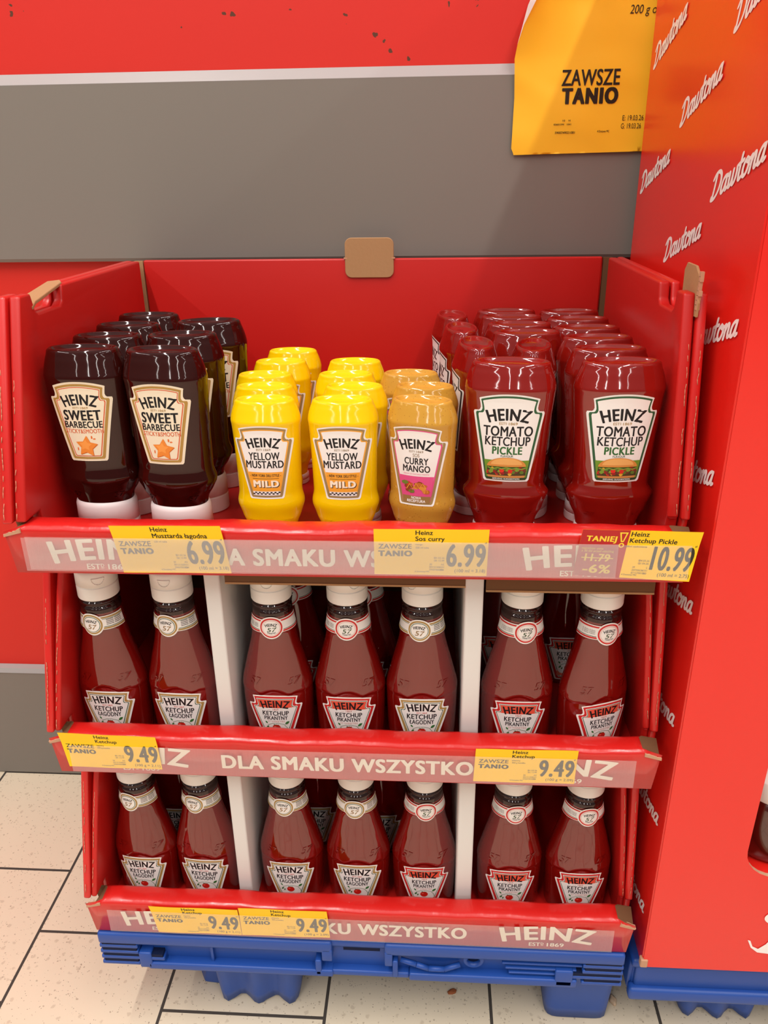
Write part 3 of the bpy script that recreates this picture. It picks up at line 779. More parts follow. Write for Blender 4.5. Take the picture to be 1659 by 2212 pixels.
for kd in ('mild', 'spicy'):
    mb = MB(); art_ketchup(kd).emit(mb, lambda x, y, o: KB.front(x / 1000, y / 1000 + .0090, o)); lab_me[kd] = mesh_of(mb.build('front_label'))
    mb = MB()
    def wrap(x, y, o):
        x *= 1.07; z = .1350 + y / 1000 * 1.07
        q = KB.at(z); rr_ = KB.rad(z, -math.pi / 2 + x / 1000 / .0215)
        a_ = -math.pi / 2 + x / 1000 / .0215
        rr_ = max(rr_, .0203) + .0003 + o
        return (rr_ * math.cos(a_), rr_ * math.sin(a_), z)
    art_neck(kd).emit(mb, wrap); nck_me[kd] = mesh_of(mb.build('neck_label'))
def ketchup(kd, label, x, y, z, rz=0, group=None, neck=0, cap=0, lean=(0, 0)):
    return place_parts([('bottle_body', body_me, [('embossed_number', e) for e in emb_me]), ('front_label', lab_me[kd], []), ('neck_label', nck_me[kd], []), ('flip_cap', cap_me[cap], [])],
                       'ketchup_bottle', label, (x, y, z), rz, group, lean, neck)
KN = {'mild': 'gold-labelled mild ketchup bottle', 'spicy': 'red-labelled spicy ketchup bottle'}
SPOT = ['left bay, at the left side wall', 'left bay, against the white divider', 'centre bay, beside the left divider', 'centre bay, in the middle of three', 'centre bay, beside the right divider', 'right bay, against the white divider', 'right bay, at the right side wall']
T2X = [(-.2575, 'mild', -.02, -.16, 1), (-.181, 'mild', -.02, -.16, 0), (-.080, 'spicy', 0, .08, 0), (-.0035, 'spicy', 0, .02, 1), (.0715, 'mild', .02, -.15, 2), (.170, 'spicy', .0, .18, 2), (.2475, 'spicy', .36, -.08, 2)]
for i, (x, kd, rz, nk, cp) in enumerate(T2X):
    ketchup(kd, KN[kd] + ', middle tray ' + SPOT[i], x, .063, TZ[1] + .0052, rz, 'ketchup bottles on the middle tray', nk, cp)
T3X = [(-.252, 'mild', -.03, -.24, 0), (-.179, 'mild', -.02, -.18, 2), (-.079, 'mild', 0, -.12, 0), (-.001, 'mild', 0, -.05, 2), (.0755, 'spicy', .02, .08, 2), (.1735, 'spicy', 0, .12, 1), (.2515, 'spicy', .02, .12, 1)]
for i, (x, kd, rz, nk, cp) in enumerate(T3X):
    ketchup(kd, KN[kd] + ', bottom tray ' + SPOT[i], x, .063, TZ[2] + .0052, rz, 'ketchup bottles on the bottom tray', nk, cp)
# second row in the shade, seen only between the front bottles
BACK = [(1, -.073, 'spicy', 'half hidden spicy ketchup bottle, middle tray, behind the centre bay front left bottle', .128), (1, .006, 'spicy', 'half hidden spicy ketchup bottle, middle tray, behind the centre bay middle bottle', .128),
        (1, .165, 'spicy', 'shaded spicy ketchup bottle, middle tray right bay, second row at the divider', .185), (1, .241, 'spicy', 'shaded spicy ketchup bottle, middle tray right bay, second row at the side wall', .185),
        (2, -.236, 'mild', 'shaded mild ketchup bottle, bottom tray left bay, second row', .140), (2, -.064, 'mild', 'shaded mild ketchup bottle, bottom tray centre bay, second row at the left', .150),
        (2, .018, 'mild', 'shaded mild ketchup bottle, bottom tray centre bay, second row in the middle', .140)]
for t, x, kd, lb, y in BACK:
    ketchup(kd, lb, x, y, TZ[t] + .0052, 0, 'ketchup bottles on the %s tray' % TNAME[t])

# ------------------------------------------------------------------ inverted bottles on the top tray
def inv_body(h, w_, d, zc, zb, wa):
    """h height, w_ max half width, d half depth, zc top of cap, zb lower bulge, wa waist ratio"""
    g = zb - zc; m = (wa + .965) / 2
    R_ = [(zc - .004, .66, .80, 2.2, 4), (zc + .001, .67, .82, 2.2, 4), (zc + .30 * g, .73, .86, 2.4, 3), (zc + .68 * g, .895, .955, 3, 1.8), (zb, .985, 1.0, 3.4, 1.68), (zb + .0035, .985, .995, 3.5, 1.66), (zb + .009, wa + .02, .945, 3.7, 1.62),
          (zb + .014, wa, .92, 3.8, 1.60), (h * .62, m - .01, .945, 4.0, 1.60), (h * .80, .965, .965, 4.0, 1.60), (h * .845, .985, 1.0, 3.8, 1.62), (h * .868, 1.0, 1.03, 3.6, 1.64), (h * .888, 1.0, 1.0, 3.3, 1.66), (h * .92, .97, .93, 2.9, 1.8), (h * .953, .91, .85, 2.6, 2.1), (h * .978, .85, .775, 2.4, 2.6), (h * .993, .80, .715, 2.2, 4), (h, .75, .66, 2.1, 5)]
    return Body([(z, a * w_, b_ * d, p, k) for z, a, b_, p, k in R_])
def inv_meshes(nm, h, w_, d, mt, zc, zb, wa, art, lz, capw):
    b = inv_body(h, w_, d, zc, zb, wa)
    zs = [zc - .004, zc - .002, zc + .001] + [zc + .001 + (h * .60 - zc) * i / 26 for i in range(1, 27)] + [h * (.61 + .02 * i) for i in range(8)] + [h * (.77 + .0095 * i) for i in range(24)] + [h * .993, h * .997, h]
    zs = sorted(set(round(z, 6) for z in zs if z <= h))
    body = mesh_of(b.mesh(zs, 80, lambda z: mt, top_rows=((h - .0002, .95), (h - .0012, .90), (h - .0030, .84), (h - .0042, .7), (h - .0048, .3))).build('bottle_body'))
    cm = mesh_of(cap_mesh(capw, 0, zc, M_CAPP, 1.0, .80, 90, flip=True).build('flip_cap'))
    mb = MB(); art.emit(mb, lambda x, y, o: b.front(x / 1000, y / 1000 + lz, o)); lm = mesh_of(mb.build('front_label'))
    a = Art(9); a.text('HEINZ', 0, -2.6, 5.4, mt, 0, w_ * 1000 * .58, .0)
    mb = MB()
    a.emit(mb, lambda x, y, o: (x / 1000, y / 1000, h - .0034))
    V, n0 = mb.v[:], len(mb.v)
    em = mesh_of(mb.build('embossed_lettering'))
    e5 = [emb57(b, q * w_ * 480, (zb - .017) * 1000, 5.5, 8, mt) for q in (-1, 1)]
    return [('bottle_body', body, [('embossed_lettering', em)] + [('embossed_number', e) for e in e5]), ('flip_cap', cm, []), ('front_label', lm, [])]
def art_bbq():
    a = Art(3.0); H = 76; CR = (238, 224, 196)
    K = (29, 24.5, 17.5, H, .785, .065, .95)
    L = frame(a, K, [(0, CR), (2.0, (178, 138, 66)), (4.2, CR), (4.8, (216, 96, 52)), (5.6, CR)])
    a.text('HEINZ', 0, 54.6, 9.6, BLK, L, 29, .045, arc=2.6, grow=.1)
    est(a, 0, 50.6, 2.0, (178, 140, 80), L, 14)
    a.text('SWEET', 0, 40.0, 9.2, BLK, L, 34, .045); a.text('BARBECUE', 0, 32.6, 6.2, BLK, L, 35, .035)
    a.text('STICKY&SMOOTH', 0, 27.4, 4.0, (214, 98, 48), L, 35, .02)
    S = []
    for i in range(10):
        r_ = 10.6 if i % 2 == 0 else 5.6; t = R(90 + 36 * i - 6); S.append((r_ * math.cos(t), 14.6 + r_ * math.sin(t)))
    a.poly([(x + .5, y - .6) for x, y in S], (206, 104, 36), L, 3); a.poly(S, (236, 138, 50), L + 1, 3)
    a.poly([(x * .6 - 1, 14.8 + (y - 14.6) * .55 + 1) for x, y in S], (244, 156, 70), L + 2, 3)
    a.poly(ellipse(6.0, 26 - 2.6, .8, 1.6, 10), (226, 112, 44), L, 3); a.poly(ellipse(8.2, 24 - 2.2, 1.3, .7, 10), (226, 112, 44), L, 3)
    a.poly(ellipse(-8.6, 12.0, .7, 1.8, 8), (226, 112, 44), L, 3)
    return a
def art_mustard():
    a = Art(3.0); H = 71
    K = (27, 22.5, 16.0, H, .795, .055, .93)
    L = frame(a, K, [(0, WHT), (1.4, (160, 132, 82)), (3.4, (244, 172, 60)), (4.4, WHT)])
    a.text('HEINZ', 0, 51.2, 8.6, BLK, L, 27, .045, arc=2.2, grow=.1)
    est(a, 0, 47.4, 1.9, (150, 126, 92), L, 13)
    a.text('YELLOW', 0, 38.6, 7.0, BLK, L, 28, .03); a.text('MUSTARD', 0, 30.6, 7.0, BLK, L, 34, .03)
    sl = lambda y: 11.6 + (19.5 - 11.6) * y / 52
    a.poly([(-sl(7.5), 7.5), (sl(7.5), 7.5), (sl(26.5), 26.5), (-sl(26.5), 26.5)], (243, 166, 50), L, 3)
    a.text('- NEW YORK DELI STYLE -', 0, 22.0, 2.6, BLK, L + 1, 28, .03)
    a.poly(rect(-12, 20.0, 12, 20.4), (40, 30, 20), L + 1, 5)
    a.text('MILD', .6, 11.4, 6.2, (60, 44, 30), L + 1, 22.5, .07); a.text('MILD', 0, 12.0, 6.2, (250, 238, 214), L + 2, 22.5, .06)
    a.poly([(-sl(4), 3.4), (sl(4), 3.4), (sl(7.5), 7.5), (-sl(7.5), 7.5)], WHT, L + 1, 4)
    for i in range(14):
        for j in range(2):
            if (i + j) % 2 == 0: a.poly(rect(-12.6 + i * 1.8, 4.4 + j * 1.3, -10.8 + i * 1.8, 5.7 + j * 1.3), BLK, L + 2, 9)
    return a
def art_curry():
    a = Art(3.0); H = 76
    K = (27, 22.5, 16.5, H, .795, .055, .93)
    PK = (226, 84, 140)
    L = frame(a, K, [(0, WHT), (1.4, (160, 132, 82)), (3.4, PK), (4.4, WHT)])
    a.text('HEINZ', 0, 55.2, 8.8, BLK, L, 27, .045, arc=2.4, grow=.1)
    est(a, 0, 51.4, 1.9, (150, 126, 92), L, 13); a.text('SOS', 0, 47.2, 3.2, (150, 126, 92), L, 6, .015)
    a.text('CURRY', 0, 40.0, 6.2, BLK, L, 22, .03); a.text('MANGO', 0, 32.8, 6.2, BLK, L, 25, .03)
    a.text('IDEALNY DO KURCZAKA I WARZYW', 0, 30.0, 1.3, PK, L, 24, .0)
    sl = lambda y: 11.9 + (20 - 11.9) * y / 56
    a.poly([(-sl(9), 9), (sl(9), 9), (sl(28.6), 28.6), (-sl(28.6), 28.6)], PK, L, 3)
    rnd = random.Random(3)
    for i in range(16):
        x, y = rnd.uniform(-11, 10), rnd.uniform(13, 22); c = rnd.choice([(196, 110, 44), (222, 150, 60), (150, 66, 30), (206, 60, 40), (110, 130, 50), (236, 196, 120)])
        a.poly([(x + rnd.uniform(2, 4) * math.cos(t), y + rnd.uniform(1.4, 2.6) * math.sin(t)) for t in [i_ * .9 for i_ in range(7)]], c, L + 1 + i % 3, 4)
    for q in ribbon([(-9, 16), (-6, 21), (-3, 16), (0, 22), (3, 17), (6, 22), (9, 17)], .9): a.poly(q, (232, 166, 60), L + 4, 9)
    a.poly([(-sl(3), 2.6), (sl(3), 2.6), (sl(9), 9), (-sl(9), 9)], (150, 112, 62), L, 4)
    a.text('NOWA', 0, 6.2, 2.4, WHT, L + 1, 9, .03); a.text('RECEPTURA', 0, 3.2, 2.4, WHT, L + 1, 17, .03)
    return a
def art_pickle(plain=False):
    a = Art(3.0); H = 82
    K = (31, 26.5, 20.5, H, .785, .06, .94)
    bc = (44, 92, 56) if not plain else (36, 32, 34)
    L = frame(a, K, [(0, WHT), (1.6, bc), (3.4, WHT)])
    a.text('HEINZ', 0, 58.4, 10.4, BLK, L, 34, .045, arc=2.8, grow=.1)
    est(a, 0, 54.0, 2.4, GOLD, L, 16)
    a.text('TOMATO', 0, 43.6, 9.0, BLK, L, 43, .03); a.text('KETCHUP', 0, 34.6, 8.2, BLK, L, 39.5, .025)
    if plain: return a
    a.text('PICKLE', 0, 26.4, 7.0, (48, 104, 48), L, 26, .045); a.text('FLAVOUR', 0, 23.8, 1.9, (48, 84, 48), L, 11, .02)
    sl = lambda y: 17.2 + (25 - 17.2) * y / 60
    GB = (112, 150, 44)
    a.poly([(-sl(3), 3.2), (sl(3), 3.2), (sl(22), 20.5), (-sl(22), 20.5)], GB, L, 3)
    bun = ellipse(0, 14.8, 17.2, 8.8, 24, 0, math.pi)
    a.poly([(-17, 6), (17, 6), (16, 3.4), (-16, 3.4)], (206, 138, 74), L + 1, 3)
    rnd = random.Random(8)
    a.poly([(-17.5, 6), (17.5, 6), (17, 14), (-17, 14)], (70, 62, 30), L + 2, 3)
    for i in range(26):
        x = -16 + i * 1.28; y = 10 + rnd.uniform(-2.6, 2.4); c = [(196, 40, 28), (110, 52, 36), (122, 156, 48), (224, 170, 50), (150, 30, 26), (92, 120, 36)][i % 6]
        a.poly([(x + rnd.uniform(1.4, 2.6) * math.cos(t), y + rnd.uniform(1.2, 2.4) * math.sin(t)) for t in [i_ * .9 for i_ in range(7)]], c, L + 3 + i % 3, 4)
    a.poly(ellipse(-4, 11.0, 2.2, 2.0, 12), (220, 44, 30), L + 6, 3); a.poly(ellipse(3.5, 10.4, 2.2, 2.0, 12), (214, 40, 28), L + 6, 3)
    for q in ribbon([(-16, 13.4), (-12, 12.0), (-8, 13.6), (-4, 12.6), (0, 14), (5, 12.6), (9, 13.6), (13, 12.2), (16.5, 13.4)], 1.1): a.poly(q, (128, 160, 60), L + 7, 9)
    a.poly(bun, (214, 140, 62), L + 8, 3); a.poly([(x * .8, 16.6 + (y - 14.8) * .72) for x, y in bun], (232, 172, 96), L + 9, 3)
    a.poly([(-sl(1), 1.8), (sl(1), 1.8), (sl(4), 4.0), (-sl(4), 4.0)], (40, 60, 34), L + 3, 4)
    a.text('SERVING SUGGESTION', 0, 2.2, 1.4, WHT, L + 4, 24, .02)
    return a
BBQ = inv_meshes('bbq', .186, .0425, .0258, M_BBQ, .040, .062, .92, art_bbq(), .0835, .0300)
MUS = inv_meshes('mus', .1415, .0350, .0225, M_MUS, .012, .041, .925, art_mustard(), .0505, .0245)
CUR = inv_meshes('cur', .1415, .0350, .0225, M_CUR, .012, .041, .925, art_curry(), .0455, .0245)
PIC = inv_meshes('pic', .1745, .0440, .0242, M_PIC, .020, .050, .85, art_pickle(), .0675, .0300)
TOM = inv_meshes('tom', .1745, .0435, .0242, M_PIC, .020, .050, .865, art_pickle(True), .0675, .0300)
ZF = TZ[0] + .0052
def inv(parts, name, label, group, x, y, rz=0):
    o = place_parts(parts, name, label, (x, y, ZF), rz, group)
    return o
ORD = ['at the front', 'second from the front', 'third from the front', 'fourth from the front', 'fifth from the front', 'sixth, at the back']
for i, (x, y, a) in enumerate([(-.241, .080, -.02), (-.242, .142, .03), (-.243, .203, .0), (-.242, .266, .03)]):
    inv(BBQ, 'barbecue_sauce_bottle', 'dark barbecue sauce bottle on its cap, column by left wall, ' + ORD[i], 'barbecue sauce bottles', x, y, a)
for i, (x, y, a) in enumerate([(-.164, .072, -.10), (-.168, .147, .10), (-.162, .224, .16)]):
    inv(BBQ, 'barbecue_sauce_bottle', 'dark barbecue sauce bottle on its cap, column beside mustard, ' + ORD[i], 'barbecue sauce bottles', x, y, a)
for i, (x, y) in enumerate([(-.0735, .068), (-.083, .117), (-.092, .166), (-.087, .228), (-.083, .285)]):
    inv(MUS, 'mustard_bottle', 'bright yellow mustard bottle, column beside barbecue sauce, ' + ORD[i], 'yellow mustard bottles', x, y, .0)
for i, (x, y) in enumerate([(-.002, .068), (.004, .118), (-.009, .168), (-.005, .228)]):
    inv(MUS, 'mustard_bottle', 'bright yellow mustard bottle, column beside curry sauce, ' + ORD[i], 'yellow mustard bottles', x, y, .0)
for i, (x, y, a) in enumerate([(.0705, .068, -.26), (.072, .119, -.1), (.057, .172, -.05)]):
    inv(CUR, 'curry_sauce_bottle', 'mottled tan curry sauce bottle standing on its cap, ' + ORD[i], 'curry sauce bottles', x, y, a)
for i, (x, y, a) in enumerate([(.2455, .076, .05), (.246, .133, .06), (.246, .189, .05), (.245, .245, .05), (.2445, .301, .05), (.243, .355, .05)]):
    inv(PIC, 'pickle_ketchup_bottle', 'red ketchup bottle on its cap, column by right wall, ' + ORD[i], 'inverted red ketchup bottles', x, y, a)
for i, (x, y, a) in enumerate([(.149, .075, -.10), (.178, .218, .03), (.175, .2675, .0), (.171, .317, .0), (.168, .3585, .0)]):
    inv(PIC, 'pickle_ketchup_bottle', 'red ketchup bottle on its cap, inner column, ' + ('beside the curry sauce at the front' if i == 0 else ['', 'just behind the sideways bottle', 'second behind the sideways bottle', 'third behind the sideways bottle', 'last against the back panel'][i]), 'inverted red ketchup bottles', x, y, a)
for x, y, a, lb in [(.177, .150, 1.45, 'red ketchup bottle turned sideways on its cap, between the two front columns'), (.122, .160, -1.50, 'red ketchup bottle turned sideways, nearest of three behind the curry sauce'), (.110, .245, -1.48, 'red ketchup bottle turned sideways, middle of three behind the curry sauce'), (.102, .332, -1.45, 'red ketchup bottle turned sideways, rearmost of three behind the curry sauce')]:
    inv(TOM, 'tomato_ketchup_bottle', lb, 'inverted red ketchup bottles', x, y, a)

# ------------------------------------------------------------------ price tags in the film strips
GR = (70, 62, 30)
def price_tag(label, corners, title, price, unit, small, promo=False):
    """corners: x,z of TL TR BR BL on the tray face"""
    (ax, az), (bx, bz), (cx, cz), (dx, dz) = corners
    k = min(range(3), key=lambda i: abs(TZ[i] + .02 - (az + dz) / 2))
    W, H = 100.0, 46.0
    root = thing('price_tag', label, 'price tag', ((cx + dx) / 2, -.0034, (cz + dz) / 2), 0, 'yellow price tags')
    ox, oz = (cx + dx) / 2, (cz + dz) / 2
    def mp(u, v, o):
        s_, t = u / W, v / H
        x = (dx + (cx - dx) * s_) * (1 - t) + (ax + (bx - ax) * s_) * t; z = (dz + (cz - dz) * s_) * (1 - t) + (az + (bz - az) * s_) * t
        bend = .0022 * max(0, t - .72) / .28 + .0004 * math.sin(s_ * 9 + ax * 30)
        return (x - ox, -o - bend * .6, z - oz)
    mb = MB(); V = []; nx = 24; ny = 30
    for s_ in (0, -.0003):
        for j in range(ny + 1):
            for i in range(nx + 1): V.append(mp(W * i / nx, H * j / ny, s_))
    n1 = (nx + 1) * (ny + 1); F = []
    for j in range(ny):
        for i in range(nx):
            q = j * (nx + 1) + i; F += [(q, q + 1, q + nx + 2, q + nx + 1), (n1 + q + nx + 1, n1 + q + nx + 2, n1 + q + 1, n1 + q)]
    mb.add(V, F, M_YEL, True); mb.build('paper', root)
    a = Art(8); x0 = 0
    tl = 36.5
    if promo:
        a.poly(rect(0, 0, 40, 46), (186, 30, 34), -.6, 1.6)
        Y = (250, 214, 60)
        a.text('TANIEJ', 17.5, 34.6, 5.2, Y, 1, 25, .045)
        a.poly([(31.4, 44), (38.6, 44), (36.4, 34.4), (34, 34.4)], Y, 1, 8); a.poly([(33.0, 42.8), (37.1, 42.8), (35.6, 35.6), (34.8, 35.6)], (186, 30, 34), 2, 8)
        a.poly(ellipse(35.2, 31.2, 2.3, 2.3, 16), Y, 1, 8); a.poly(ellipse(35.2, 31.2, 1.2, 1.2, 16), (186, 30, 34), 2, 8)
        a.text('najniższa cena', 3, 26.6, 2.0, Y, 1, 18, .01, align='l'); a.text('z 30 dni przed obniżką', 3, 24.0, 2.0, Y, 1, 27, .01, align='l')
        a.text('11.79', 17.5, 15.2, 7.0, Y, 1, 21, .03); a.poly(rect(4, 17.8, 31, 18.7), Y, 2, 9)
        a.text('-6%', 19, 3.6, 8.0, Y, 1, 23, .03)
        tl = 41.5
    else:
        a.text('ZAWSZE', 4, 26.2, 4.6, GR, 0, 29, .022, align='l'); a.text('TANIO', 4.2, 18.8, 5.2, GR, 0, 29, .07, align='l')
    a.text(title[0], tl, 40.2, 4.4, (34, 26, 10), 0, None, .022, align='l')
    a.text(title[1], tl, 34.0, 4.4, (34, 26, 10), 0, None, .022, align='l')
    for i, t in enumerate(small[0]): a.text(t, tl - (3 if promo else 0), 29.6 - i * 3.2, 1.7, GR, 0, None, .006, align='l')
    big = GR if not promo else (44, 40, 26)
    wd = 33 if len(price) == 4 else 33.5
    a.text(price, 97.5, 9.5, 21.5, big, 0, wd, .042, align='r')
    a.text('zł', 98.5, 31.6, 1.8, GR, 0, None, .02, align='r')
    a.text(unit, 98.5, 3.4, 3.2, GR, 0, 27, .006, align='r')
    xs = 60.5
    for i, (l_, r_) in enumerate(small[1]):
        y = 16.5 - i * 2.7 - (1.2 if i > 1 else 0)
        a.text(l_, 53 if i < 2 else 49, y, 1.7, GR, 0, None, .004, align='l'); a.text(r_, xs + 1.5, y, 1.7, GR, 0, None, .004, align='r')
    a.text('4 Dostawy MC', 36 if not promo else 41, 2.6, 1.5, GR, 0, None, .01, align='l')
    mb = MB(); a.emit(mb, mp, .00006, .0001); mb.build('printed_text', root)
    return root
EG = [('E:', '01.03.26'), ('G:', '31.12.99'), ('30', 'A5'), ('00121303', '1031'), ('5900783009', '724')]
def q4(xl, xr, zt, zb, sk=.0): return [(xl, zt), (xr, zt), (xr + sk, zb), (xl + sk, zb)]
price_tag('yellow price tag 6.99 for mild mustard, left on the top tray', [(-.2055, .6655), (-.1055, .6665), (-.0995, .6195), (-.1985, .6185)], ('Heinz', 'Musztarda łagodna'), '6.99', '(100 ml = 3.18)', (['220 ml tuba'], EG))
price_tag('yellow price tag 6.99 for curry sauce, middle of the top tray', [(.0295, .6655), (.1295, .6660), (.1285, .6205), (.0295, .6210)], ('Heinz', 'Sos curry'), '6.99', '(100 ml = 3.18)', (['mango', '220 ml tuba'], EG))
price_tag('red and yellow price tag 10.99 with minus six percent, top tray right end', [(.2085, .6675), (.3095, .6660), (.3040, .6180), (.2035, .6230)], ('Heinz', 'Ketchup Pickle'), '10.99', '(100 ml = 2.75)', (['400ml opakowanie'], [('E:', '04.03.26'), ('G:', '21.04.26'), ('39', 'L'), ('20730636', '1031'), ('8715700125', '763')]), True)
price_tag('yellow price tag 9.49 at the left end of the middle tray', [(-.2935, .4365), (-.1935, .4340), (-.1915, .3925), (-.2885, .3930)], ('Heinz', 'Ketchup'), '9.49', '(100 g = 2.11)', (['łagodny', '450 g butelka'], EG))
price_tag('yellow price tag 9.49 towards the right of the middle tray', [(.1255, .4310), (.2245, .4320), (.2235, .3900), (.1240, .3895)], ('Heinz', 'Ketchup'), '9.49', '(100 g = 2.09)', (['pikantny', '450 g butelka'], EG))
price_tag('yellow price tag 9.49 on the bottom tray, left one of the pair', [(-.2320, .1985), (-.1310, .1985), (-.1295, .1580), (-.2255, .1570)], ('Heinz', 'Ketchup'), '9.49', '(100 g = 2.11)', (['łagodny', '450 g butelka'], EG))
price_tag('yellow price tag 9.49 on the bottom tray, right one of the pair', [(-.1300, .2015), (-.0310, .2010), (-.0290, .1590), (-.1290, .1580)], ('Heinz', 'Ketchup'), '9.49', '(100 g = 2.09)', (['pikantny', '450 g butelka'], EG))

# ------------------------------------------------------------------ yellow poster on the wall
def poster():
    root = thing('price_poster', 'large creased yellow paper poster on the wall above the ketchup', 'poster', (.17, .4145, .967))
    P = [(.003, 0), (.002, .003), (0, .007), (.001, .06), (-.001, .1), (.002, .118), (.006, .131), (.034, .185), (.060, .260), (.225, .260), (.225, .003)]
    pts = [(x * 1000, z * 1000) for x, z in P]
    def mp(x, y, o):
        d = .0012 * math.sin(y / 23.0) * math.sin(x / 31.0) + .0009 * math.sin(y / 11 + x / 17) * .6
        c = max(0, (30 - x) / 30) * max(0, (y - 60) / 60) * .004
        cr = -.0008 * abs(((y + 3) % 54) / 54 - .5)
        curl = .012 * max(0, (y - 95) / 60) ** 1.5 * max(0, 1 - (x - 5) / 60)
        return (x / 1000, -.0012 - max(0, d) - c - cr - curl - o, y / 1000)
    V, F = tess(pts, 5.0); mb = MB(); mb.add([mp(x, y, 0) for x, y in V], F, M_POSTER, True); mb.build('paper', root)
    # white back of the curled corner
    mb = MB(); V, F = tess([(1, 113), (7, 132), (36, 188), (30, 195), (10, 150)], 4.0)
    mb.add([(x / 1000, -.0135 * max(.1, min(1, (y - 95) / 60)) - .003, y / 1000) for x, y in V], F, M_DAWW, True)
    mb.build('curled_edge', root)['label'] = 'white back of the curled paper edge'
    a = Art(40); bk = (38, 28, 14)
    LY = (255, 208, 40); DY = (250, 164, 20)
    a.text('ZAWSZE', 87, 72, 16.0, bk, 1, 65, .026); a.text('TANIO', 87.5, 53.5, 15.5, bk, 1, 62, .075)
    a.text('200 g op', 124, 141.5, 8.5, bk, 1, 34, .0, align='l', shear=.15)
    a.text('E: 19.03.26', 127, 35, 5.4, bk, 1, 24, .0, align='l'); a.text('G: 19.03.26', 126, 26.5, 5.4, bk, 1, 23, .0, align='l')
    mb = MB(); a.emit(mb, mp, .0002, .0004); mb.build('printed_text', root); a = Art(40)
    a.text('10    H', 58, 35, 1.8, bk, 1, 9, .01, align='l'); a.text('03601594   1041', 48, 31, 1.8, bk, 1, 20, .01, align='l'); a.text('5900749021081', 50, 22, 2.4, bk, 1, 23, .01, align='l')
    a.text('4 Dostawy MC', 99, 23, 2.2, bk, 1, 14, .01, align='l')
    mb = MB(); a.emit(mb, mp, .0002, .0004); mb.build('small_print', root)
poster()

